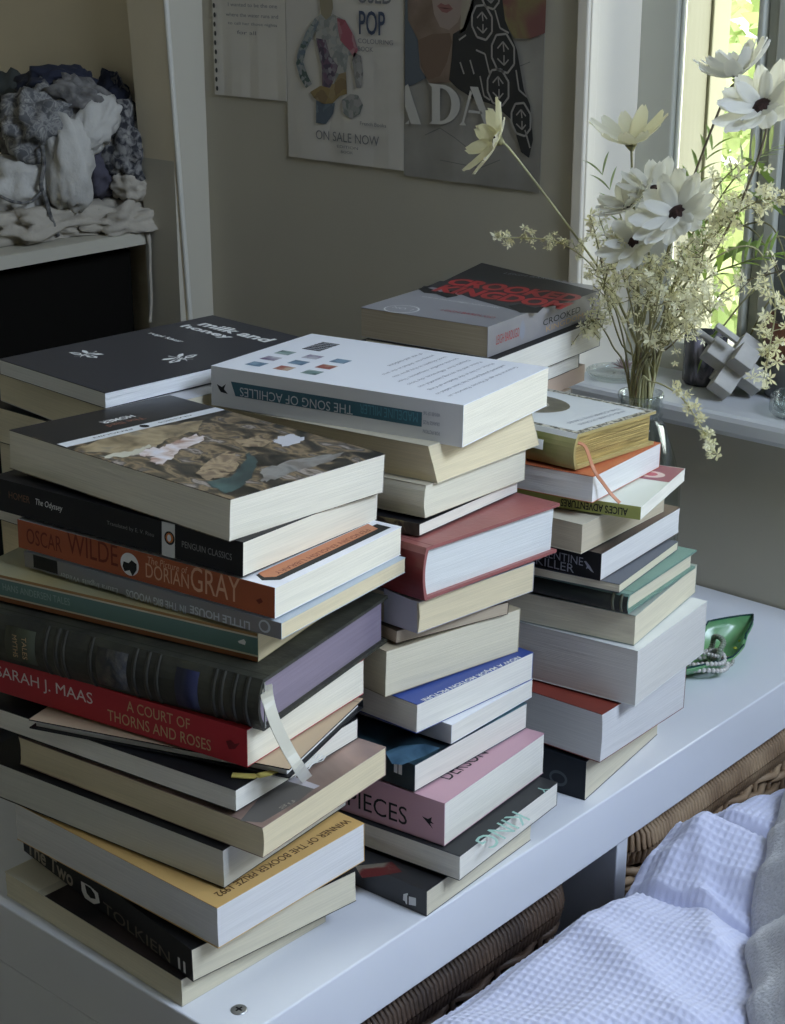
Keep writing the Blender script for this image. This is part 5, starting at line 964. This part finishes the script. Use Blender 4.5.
def sprig(pxs, y0, y1, i, lab, dens=1.0, s=0.0075, sm=None, side=0.018, start=0.25, sr=0.0009, nside=10, group='filler sprigs in the vase'):
    rnd = random.Random(100 + i); mouth, foot = in_vase(i + 9); n = len(pxs)
    pts = [ony(p, y0 + (y1 - y0) * j / max(1, n - 1)) for j, p in enumerate(pxs)]        # from the mouth outwards
    path = smooth_path([foot, mouth] + pts, 6); t = empty('blossom_sprig', tuple(mouth), label=lab, cat='sprig', group=group)
    tube('stem', [p - mouth for p in path], [sr * (1.25 - 0.6 * j / len(path)) for j in range(len(path))], sm or M_STEM, t, 5)
    out = path[12:]; bmf = bmesh.new(); bms = bmesh.new()
    nside = int(nside * 1.55)
    for k in range(int(nside * dens)):
        f = start + (1 - start) * (k + rnd.random()) / (nside * dens); j = min(len(out) - 1, int(f * (len(out) - 1))); p = out[j]
        d = Vector((rnd.gauss(0, 1), rnd.gauss(0, 0.8), rnd.gauss(0.2, 0.8))).normalized(); L = side * rnd.uniform(0.4, 1.2)
        q = p + d * L * 0.6; e = q + (d + Vector((0, 0, rnd.uniform(-.4, .3)))).normalized() * L * 0.5
        bm_tube(bms, [p - mouth, q - mouth, e - mouth], [0.0005, 0.0004, 0.0003], 4, False)
        for pt in (q, e, q.lerp(e, 0.5)): blossoms(bmf, pt - mouth + Vector((rnd.gauss(0, .0015), rnd.gauss(0, .0015), rnd.gauss(0, .0015))), s * 0.72 * rnd.uniform(0.6, 1.2), rnd)
    blossoms(bmf, out[-1] - mouth, s * 1.2, rnd)
    link_mesh('side_twigs', bms, sm or M_STEM, t)['kind'] = 'stuff'; link_mesh('blossoms', bmf, M_BLOS, t)['kind'] = 'stuff'
    return t
SPR = [
 (([(625, 330), (595, 270), (560, 243), (525, 238), (497, 238)], 1.255, 1.21, 'long pale sprig reaching far left past the wall corner'), dict(s=0.007, side=0.010, nside=16, start=0.35, sm=M_STEMP)),
 (([(652, 382), (680, 396), (700, 425), (717, 455)], 1.245, 1.20, 'sprig arching down right below the sill nose'), dict(s=0.0085, side=0.008, nside=11, sm=M_STEMP)),
 (([(622, 345), (608, 300), (600, 255), (590, 215)], 1.26, 1.24, 'sprig leaning left of the lowest open daisy'), dict(nside=14)),
 (([(612, 345), (600, 325), (590, 320), (583, 330)], 1.25, 1.20, 'short sprig curling left towards the fantasy book'), dict(nside=16, s=0.0065)),
 (([(638, 340), (630, 300), (618, 262), (604, 232)], 1.23, 1.20, 'bushy sprig on the left side of the bouquet'), dict(nside=20)),
 (([(650, 330), (652, 290), (648, 262)], 1.22, 1.20, 'sprig rising through the middle of the bouquet'), dict(nside=18)),
 (([(662, 330), (672, 290), (682, 250)], 1.23, 1.21, 'sprig below the largest daisy'), dict(nside=22)),
 (([(668, 335), (690, 300), (700, 270), (706, 235)], 1.24, 1.22, 'dense cream sprig right of the largest daisy'), dict(nside=26)),
 (([(672, 345), (705, 310), (735, 285), (785, 270)], 1.26, 1.25, 'bare dark twig crossing towards the potted plant'), dict(nside=8, sm=M_STEMD, start=0.6)),
 (([(668, 320), (700, 260), (725, 215), (745, 190)], 1.27, 1.26, 'sprig leaning towards the window frame'), dict(nside=18)),
 (([(672, 300), (715, 235), (750, 205), (790, 195)], 1.25, 1.24, 'yellowish sprig reaching the right edge'), dict(nside=22, s=0.009)),
 (([(666, 310), (690, 240), (715, 190), (738, 165)], 1.28, 1.28, 'leafy sprig behind the large open daisy at the right'), dict(nside=12)),
 (([(675, 300), (720, 255), (758, 250), (775, 300), (770, 345), (764, 378)], 1.27, 1.30, 'sprig drooping in front of the brown pot'), dict(nside=14, s=0.010, sm=M_STEMP, start=0.55)),
 (([(640, 330), (648, 300), (662, 275), (650, 340)], 1.20, 1.19, 'sprig looping low in front of the bouquet'), dict(nside=18)),
 (([(660, 340), (680, 315), (697, 300), (712, 315)], 1.215, 1.20, 'cream cluster sprig above the candle glass'), dict(nside=24)),
 (([(655, 345), (668, 345), (672, 330), (690, 320)], 1.21, 1.20, 'low sprig at the right of the bottle neck'), dict(nside=16)),
 (([(618, 318), (604, 290), (612, 262)], 1.23, 1.22, 'small sprig under the cream daisy stem'), dict(nside=12)),
]
for i, (a, k) in enumerate(SPR): sprig(a[0], a[1], a[2], i, a[3], **k)
# narrow grassy leaves of the bouquet
def grass(pxs, yy, i, lab, w=0.006, m=None):
    mouth, foot = in_vase(i + 31); pts = smooth_path([mouth] + [ony(p, yy) for p in pxs], 6); t = empty('leafy_stalk', tuple(mouth), label=lab, cat='leaf', group='green stalks in the vase')
    tube('stem', [p - mouth for p in [foot] + pts[:-4]], 0.0008, M_STEM, t, 5); bm = bmesh.new()
    k0 = len(pts) // 2
    for j in range(k0, len(pts), 2):
        d = (pts[min(j + 1, len(pts) - 1)] - pts[j - 1]).normalized()
        for sgn in (-1, 1): leaf_mesh(bm, pts[j] - mouth, (d + Vector((sgn * 0.8, 0, 0.3))), 0.030, w, 0.25, 5)
    link_mesh('leaves', bm, m or M_LEAF, t, True)['kind'] = 'stuff'
grass([(655, 300), (672, 240), (690, 190), (712, 150)], 1.285, 0, 'green bladed stalk rising beside the window frame')
grass([(640, 300), (622, 220), (600, 170)], 1.285, 1, 'pale bladed stalk behind the cup shaped daisy', 0.004, M_LEAF2)
grass([(660, 310), (690, 262), (705, 235)], 1.275, 2, 'broad green leaf stalk right of the largest daisy', 0.010)
grass([(668, 330), (705, 280), (745, 262), (770, 255)], 1.285, 3, 'green stalk between the bouquet and the potted plant', 0.007)
grass([(668, 300), (710, 215), (742, 170), (770, 150)], 1.29, 4, 'thin green stalk under the large open daisy at the right', 0.004, M_LEAF2)
for i in range(5):
    mouth, foot = in_vase(i + 50); tp = ony((618 + 16 * i, 300 - 12 * (i % 3)), 1.24 + 0.012 * (i % 3)); tl = ['leftmost bare olive stalk in the bottle', 'second bare olive stalk in the bottle', 'middle bare olive stalk in the bottle', 'fourth bare olive stalk in the bottle', 'rightmost bare olive stalk in the bottle'][i]
    tube('bare_stalk', smooth_path([foot, mouth, (mouth + tp) / 2 + Vector((0.004, 0, 0)), tp]), 0.0012, M_STEM, None, 6, label=tl, cat='stalk', group='bare stalks in the vase')

# ================================================================ GREEN GLASS DISH WITH BRACELETS
cd = onz((703, 664), 0.0); tipw = onz((751, 639), 0.0); dirx = (tipw - cd).normalized()
dish = empty('leaf_dish', tuple(cd), label='green glass leaf shaped dish holding bracelets on the shelf top', cat='dish')
ML = mat('green_glass_dish', (0.12, 0.32, 0.14), 0.3, color2=(0.20, 0.40, 0.16), vscale=(18, 18, 18), spec=0.8); bm = bmesh.new(); N_, K_ = 36, 9
Lx = (tipw - cd).length; sd = Vector((-dirx.y, dirx.x, 0)); top = []; 
for k in range(K_ + 1):
    rr = k / K_; ring = []
    for j in range(N_):
        a = 2 * pi * j / N_; rad = (0.031 / max(0.0001, (abs(cos(a)) ** 1.22 * (0.031 / Lx) ** 1.22 + abs(sin(a)) ** 1.22 * 1.0) ** (1 / 1.22))); p = dirx * cos(a) * rad * rr + sd * sin(a) * rad * rr
        ring.append(bm.verts.new((p.x, p.y, 0.002 + 0.015 * rr ** 3 + (0.008 * rr ** 4 if cos(a) > .85 else 0))))
    top.append(ring)
for a_, b_ in zip(top[1:], top[2:]):
    for j in range(N_): bm.faces.new((a_[j], a_[(j + 1) % N_], b_[(j + 1) % N_], b_[j]))
bm.faces.new(top[1]); [bm.verts.remove(v) for v in top[0]]
o = link_mesh('dish_body', bm, ML, dish, True); s_ = o.modifiers.new('thick', 'SOLIDIFY'); s_.thickness = 0.0018; s_.offset = 1
tube('dark_rim', [v for v in [Vector((dirx * cos(a) * (0.031 / (abs(cos(a)) ** 1.22 * (0.031 / Lx) ** 1.22 + abs(sin(a)) ** 1.22) ** (1 / 1.22)) + sd * sin(a) * (0.031 / (abs(cos(a)) ** 1.22 * (0.031 / Lx) ** 1.22 + abs(sin(a)) ** 1.22) ** (1 / 1.22)))) + Vector((0, 0, 0.0175 + (0.008 if cos(a) > .85 else 0))) for a in [2 * pi * j / 60 for j in range(61)]]], 0.0009, mat('rim_dark_green', (0.01, 0.05, 0.05), 0.2), dish, 6)
for i, (px, w, lab_c) in enumerate((((741, 641), .006, (0.45, 0.55, 0.05)), ((736, 648), .006, (0.35, 0.40, 0.04)), ((728, 657), .004, (0.30, 0.12, 0.03)), ((744, 640), .003, (0.01, 0.12, 0.04)))):
    p = onz(px, 0.012) - cd; bm = bmesh.new(); bmesh.ops.create_uvsphere(bm, u_segments=10, v_segments=6, radius=w / 2); bmesh.ops.scale(bm, vec=(1, 1, .3), verts=bm.verts); bmesh.ops.translate(bm, vec=p + Vector((0, 0, 0.0)), verts=bm.verts); link_mesh('glaze_spot', bm, mat('glaze_%d' % i, lab_c, 0.15), dish, True)
def beads(name, px, z, rx, ry, rz, tilt, rb, m, lab, n=26, cat='bracelet'):
    c_ = onz(px, z); M_ = Matrix.Translation(c_) @ Matrix.Rotation(rz, 4, 'Z') @ Matrix.Rotation(tilt, 4, 'X'); t = empty(name, tuple(c_), label=lab, cat=cat); first = None
    for j in range(n):
        a = 2 * pi * j / n; p = M_ @ Vector((rx * cos(a), ry * sin(a), 0.0015 * sin(3 * a)))
        if first is None:
            bm = bmesh.new(); bmesh.ops.create_icosphere(bm, subdivisions=1, radius=rb); o = link_mesh('bead', bm, m, t, True); first = o
        else: o = first.copy(); C.objects.link(o); o.parent = t
        o.location = p - c_
MPL = mat('pearl_bead', (0.62, 0.60, 0.56), 0.25, spec=0.7); MGR = mat('green_bead', (0.10, 0.16, 0.10), 0.3, color2=(0.35, 0.38, 0.30), vscale=(200, 200, 200)); MSV = mat('silver_bead', (0.5, 0.49, 0.45), 0.3, metal=0.6)
beads('bead_bracelet', (704, 664), 0.012, 0.021, 0.013, 0.7, 0.12, 0.0026, MPL, 'pearl bracelet lowest in the green dish', 30)
beads('bead_bracelet', (704, 658), 0.018, 0.019, 0.011, 0.8, 0.2, 0.0025, MPL, 'white bead bracelet stacked on the pearl one', 28)
beads('bead_bracelet', (701, 652), 0.023, 0.018, 0.011, 0.6, -0.2, 0.0022, MSV, 'silvery bead bracelet topmost in the pile', 30)
beads('bead_bracelet', (716, 648), 0.022, 0.018, 0.009, -0.9, 1.0, 0.0030, MGR, 'green bead bracelet standing on edge in the dish', 26)
beads('bead_bracelet', (722, 660), 0.013, 0.010, 0.007, 0.2, 0.1, 0.0020, MSV, 'small silver chain bracelet at the dish rim', 22)

# ================================================================ BASKETS IN THE SHELF UNIT
M_WICK = mat('wicker_brown', (0.40, 0.28, 0.17), 0.6, color2=(0.22, 0.14, 0.08), vscale=(25, 25, 25), bump=0.3, bscale=(150, 150, 400)); M_WICKSH = mat('wicker_shaded', (0.085, 0.052, 0.034), 0.6, color2=(0.045, 0.028, 0.02), vscale=(25, 25, 25), bump=0.3, bscale=(150, 150, 400))  # second wicker is the same cane, darkened for the shade of its bay
def basket(y0, y1, m, lab, x1=-0.650, x0=-0.99, z0=-0.4035, z1=-0.062):
    t = empty('wicker_basket', ((x0 + x1) / 2, (y0 + y1) / 2, z0), label=lab, cat='basket', group=None); cx, cy = (x0 + x1) / 2, (y0 + y1) / 2; H_ = z1 - z0
    hx, hy, rc = (x1 - x0) / 2, (y1 - y0) / 2, 0.03
    def per(s, off=0.0):        # point and outward normal on the rounded outline
        per_pts = []; 
        segs = [((hx, -hy + rc), (hx, hy - rc)), ((hx - rc, hy), (-hx + rc, hy)), ((-hx, hy - rc), (-hx, -hy + rc)), ((-hx + rc, -hy), (hx - rc, -hy))]; L1, L2, LA = 2 * (hy - rc), 2 * (hx - rc), pi / 2 * rc; tot = 2 * (L1 + L2 + 2 * LA); d = (s % 1.0) * tot
        for k, L in enumerate((L1, L2, L1, L2)):
            if d < L: a, b = Vector(segs[k][0]), Vector(segs[k][1]); n = Vector(((1, 0), (0, 1), (-1, 0), (0, -1))[k]); p = a.lerp(b, d / L); return Vector((p.x + n.x * off, p.y + n.y * off, 0)), tot
            d -= L
            if d < LA:
                an = (k * pi / 2) + d / rc; cc = Vector(((hx - rc, hy - rc), (-hx + rc, hy - rc), (-hx + rc, -hy + rc), (hx - rc, -hy + rc))[k]); return Vector((cc.x + (rc + off) * cos(an), cc.y + (rc + off) * sin(an), 0)), tot
            d -= LA
        return Vector((hx, 0, 0)), tot
    tot = per(0)[1]; ns = int(tot / 0.026) // 2 * 2
    bm = bmesh.new()
    for j in range(ns): p, _ = per(j / ns); bm_tube(bm, [p + Vector((0, 0, 0.01)), p + Vector((0, 0, H_ - 0.012))], 0.0028, 5, False)
    link_mesh('stakes', bm, m, t, True)['kind'] = 'stuff'
    rows = int((H_ - 0.03) / 0.0092); K = ns * 3; bm = bmesh.new()
    for r in range(rows):
        z = 0.006 + r * 0.0092; ph = pi * (r % 2); pts = [per(i / K, 0.0042 * cos(ph + pi * i / 3))[0] + Vector((0, 0, z + 0.0012 * sin(i * 1.7 + r))) for i in range(K + 1)]; bm_tube(bm, pts, 0.0040, 5, False)
    w = link_mesh('woven_strands', bm, m, t, True); w['kind'] = 'stuff'
    bm = bmesh.new(); nr = int(tot / 0.0045)          # wrapped rim: cane wound round a core
    for j in range(nr):
        s = j / nr; pts = []
        for q in range(9):
            a = 2 * pi * q / 8; p, _ = per(s + 0.35 * q / 8 / nr, 0.0085 * cos(a)); pts.append(p + Vector((0, 0, H_ - 0.017 + 0.0165 * sin(a))))
        bm_tube(bm, pts, 0.0024, 4, False)
    link_mesh('wrapped_rim', bm, m, t, True)['kind'] = 'stuff'
    box('basket_base', (-hx + 0.01, -hy + 0.01, 0.0005), (hx - 0.01, hy - 0.01, 0.006), m, t)
    return t
basket(0.640, 0.948, M_WICKSH, 'brown wicker basket coloured darker for the shade in the near bay'); basket(1.030, 1.352, M_WICK, 'brown wicker basket with wrapped rim in the far bay')

# ================================================================ BED: MATTRESS, WAFFLE QUILT, GREY BLANKET
box('mattress', (-0.575, -1.0, -0.60), (0.55, 1.36, -0.20), mat('mattress_ticking', (0.6, 0.6, 0.6), 0.9, bump=0.2), label='white mattress hidden beneath the waffle quilt', cat='mattress', bevel=0.04)
box('bed_base', (-0.57, -1.0, FZ + 0.001), (0.55, 1.35, -0.602), mat('bed_wood', (0.5, 0.48, 0.45), 0.6), label='pale bed base under the mattress', cat='bed')
def lerp_tab(tab, v):
    if v <= tab[0][0]: return tab[0][1]
    for (a, fa), (b, fb) in zip(tab, tab[1:]):
        if v <= b: t = (v - a) / (b - a); t = t * t * (3 - 2 * t); return fa + (fb - fa) * t
    return tab[-1][1]
PROF = [(0.5, -0.012), (0.80, -0.010), (0.89, -0.012), (0.930, -0.022), (0.944, -0.046), (0.957, -0.022), (0.985, -0.003), (1.020, 0.009), (1.036, -0.040), (1.060, -0.004), (1.10, -0.010), (1.14, -0.024), (1.20, -0.05), (1.36, -0.07)]
EDGE = [(-0.6335, -0.16), (-0.622, -0.075), (-0.603, -0.018), (-0.578, 0.0), (-0.53, -0.002), (-0.45, -0.010), (-0.30, -0.035), (0.1, -0.06)]
def quilt_z(x, y):
    u = y - 0.10 * (x + 0.57) - 0.03 * max(0, -0.53 - x) * (1 if y > .98 else 0); fade = max(0.25, min(1, 1 - (x + 0.54) / 0.30))
    z = -0.026 + (lerp_tab(PROF, u) + 0.012) * fade + lerp_tab(EDGE, x - 0.008)
    z += 0.006 * noise.noise(Vector((x * 9 + 3, y * 7, 0))) + 0.003 * noise.noise(Vector((x * 22, y * 18, 4)))
    for (ax, ay), (bx, by), amp, wd in (((-0.56, 0.70), (-0.36, 0.93), 0.007, 0.018), ((-0.575, 0.86), (-0.42, 0.80), 0.006, 0.016), ((-0.56, 0.98), (-0.46, 0.96), -0.008, 0.012), ((-0.57, 1.005), (-0.49, 0.90), 0.006, 0.010), ((-0.50, 0.60), (-0.42, 0.85), -0.006, 0.014)):
        dx, dy = bx - ax, by - ay; t = max(0, min(1, ((x - ax) * dx + (y - ay) * dy) / (dx * dx + dy * dy))); d = ((x - ax - t * dx) ** 2 + (y - ay - t * dy) ** 2) ** 0.5; z += amp * math.exp(-(d / wd) ** 2)
    return z
def axis(a, f0, f1, b, fine, coarse):
    o = [a]; 
    while o[-1] < b: o.append(o[-1] + (fine if f0 <= o[-1] < f1 else coarse))
    return o
xs = axis(-0.6335, -0.6335, -0.345, 0.50, 0.00115, 0.012); ys = axis(0.20, 0.60, 1.29, 1.37, 0.00115, 0.012)
PW = 0.0058; vs = []
cz = {}
def qz_fast(x, y):          # smooth shape sampled on a 5 mm lattice, waffle relief added on top
    gx, gy = x / 0.005, y / 0.005; ix, iy = math.floor(gx), math.floor(gy); fx, fy = gx - ix, gy - iy; r = []
    for a, b in ((ix, iy), (ix + 1, iy), (ix, iy + 1), (ix + 1, iy + 1)):
        if (a, b) not in cz: cz[(a, b)] = quilt_z(a * 0.005, b * 0.005)
        r.append(cz[(a, b)])
    return (r[0] * (1 - fx) + r[1] * fx) * (1 - fy) + (r[2] * (1 - fx) + r[3] * fx) * fy
for x in xs:
    for y in ys:
        z = qz_fast(x, y); wz = 0.0
        if x < -0.34 and 0.6 < y < 1.29:
            a = abs(cos(pi * (x + 0.15 * y) / PW)); b = abs(cos(pi * (y - 0.15 * x + 0.002 * sin(x * 30)) / (PW * 1.15))); wz = 0.0014 * max(a, b) ** 3
        vs.append((x, y, z + wz))
ny = len(ys); fs = [(i * ny + j, (i + 1) * ny + j, (i + 1) * ny + j + 1, i * ny + j + 1) for i in range(len(xs) - 1) for j in range(ny - 1)]
me = bpy.data.meshes.new('waffle_quilt'); me.from_pydata(vs, [], fs); me.materials.append(mat('waffle_cotton', (0.58, 0.60, 0.77), 0.9, bump=0.15, bscale=(900, 900, 900), sheen=0.2))
for p in me.polygons: p.use_smooth = True
o = bpy.data.objects.new('waffle_quilt', me); C.objects.link(o); tag(o, 'pale lavender white waffle weave quilt bunched against the shelf unit', 'quilt')
# grey plush blanket thrown over the quilt at the right
BND = [(0.55, -0.330), (0.70, -0.362), (0.809, -0.402), (0.86, -0.440), (0.926, -0.478), (0.992, -0.508), (1.06, -0.535), (1.135, -0.562), (1.30, -0.60)]
def bx_(y): return lerp_tab(BND, y)
bm = bmesh.new(); g = []; ny_ = 150; nx_ = 60
for j in range(ny_ + 1):
    y = 0.45 + 0.90 * j / ny_; x0 = bx_(y) + 0.004 * noise.noise(Vector((y * 30, 1, 1))); row = []
    for i in range(nx_ + 1):
        t = i / nx_; d = 0.40 * t ** 1.8; x = x0 + d; h = 0.030 * min(1, (d / 0.030)) ** 0.5 + 0.010 * max(0, sin(d * 55 + y * 6 + noise.noise(Vector((x * 5, y * 5, 0))))) * min(1, d / .03)
        row.append(bm.verts.new((x, y, qz_fast(max(x, -0.55), y) * (1 if y < 1.1 else 1) + 0.0015 + h + 0.0016 * noise.noise(Vector((x * 260, y * 260, 0))))))
    g.append(row)
for a, b in zip(g, g[1:]):
    for i in range(nx_): bm.faces.new((a[i], a[i + 1], b[i + 1], b[i]))
bmesh.ops.recalc_face_normals(bm, faces=bm.faces)
tag(link_mesh('plush_blanket', bm, mat('plush_grey', (0.60, 0.60, 0.62), 0.95, 0.15, (300, 300, 300), bump=0.8, bscale=(450, 450, 450), sheen=0.5), None, True), 'grey plush blanket lying over the quilt at the right edge', 'blanket')
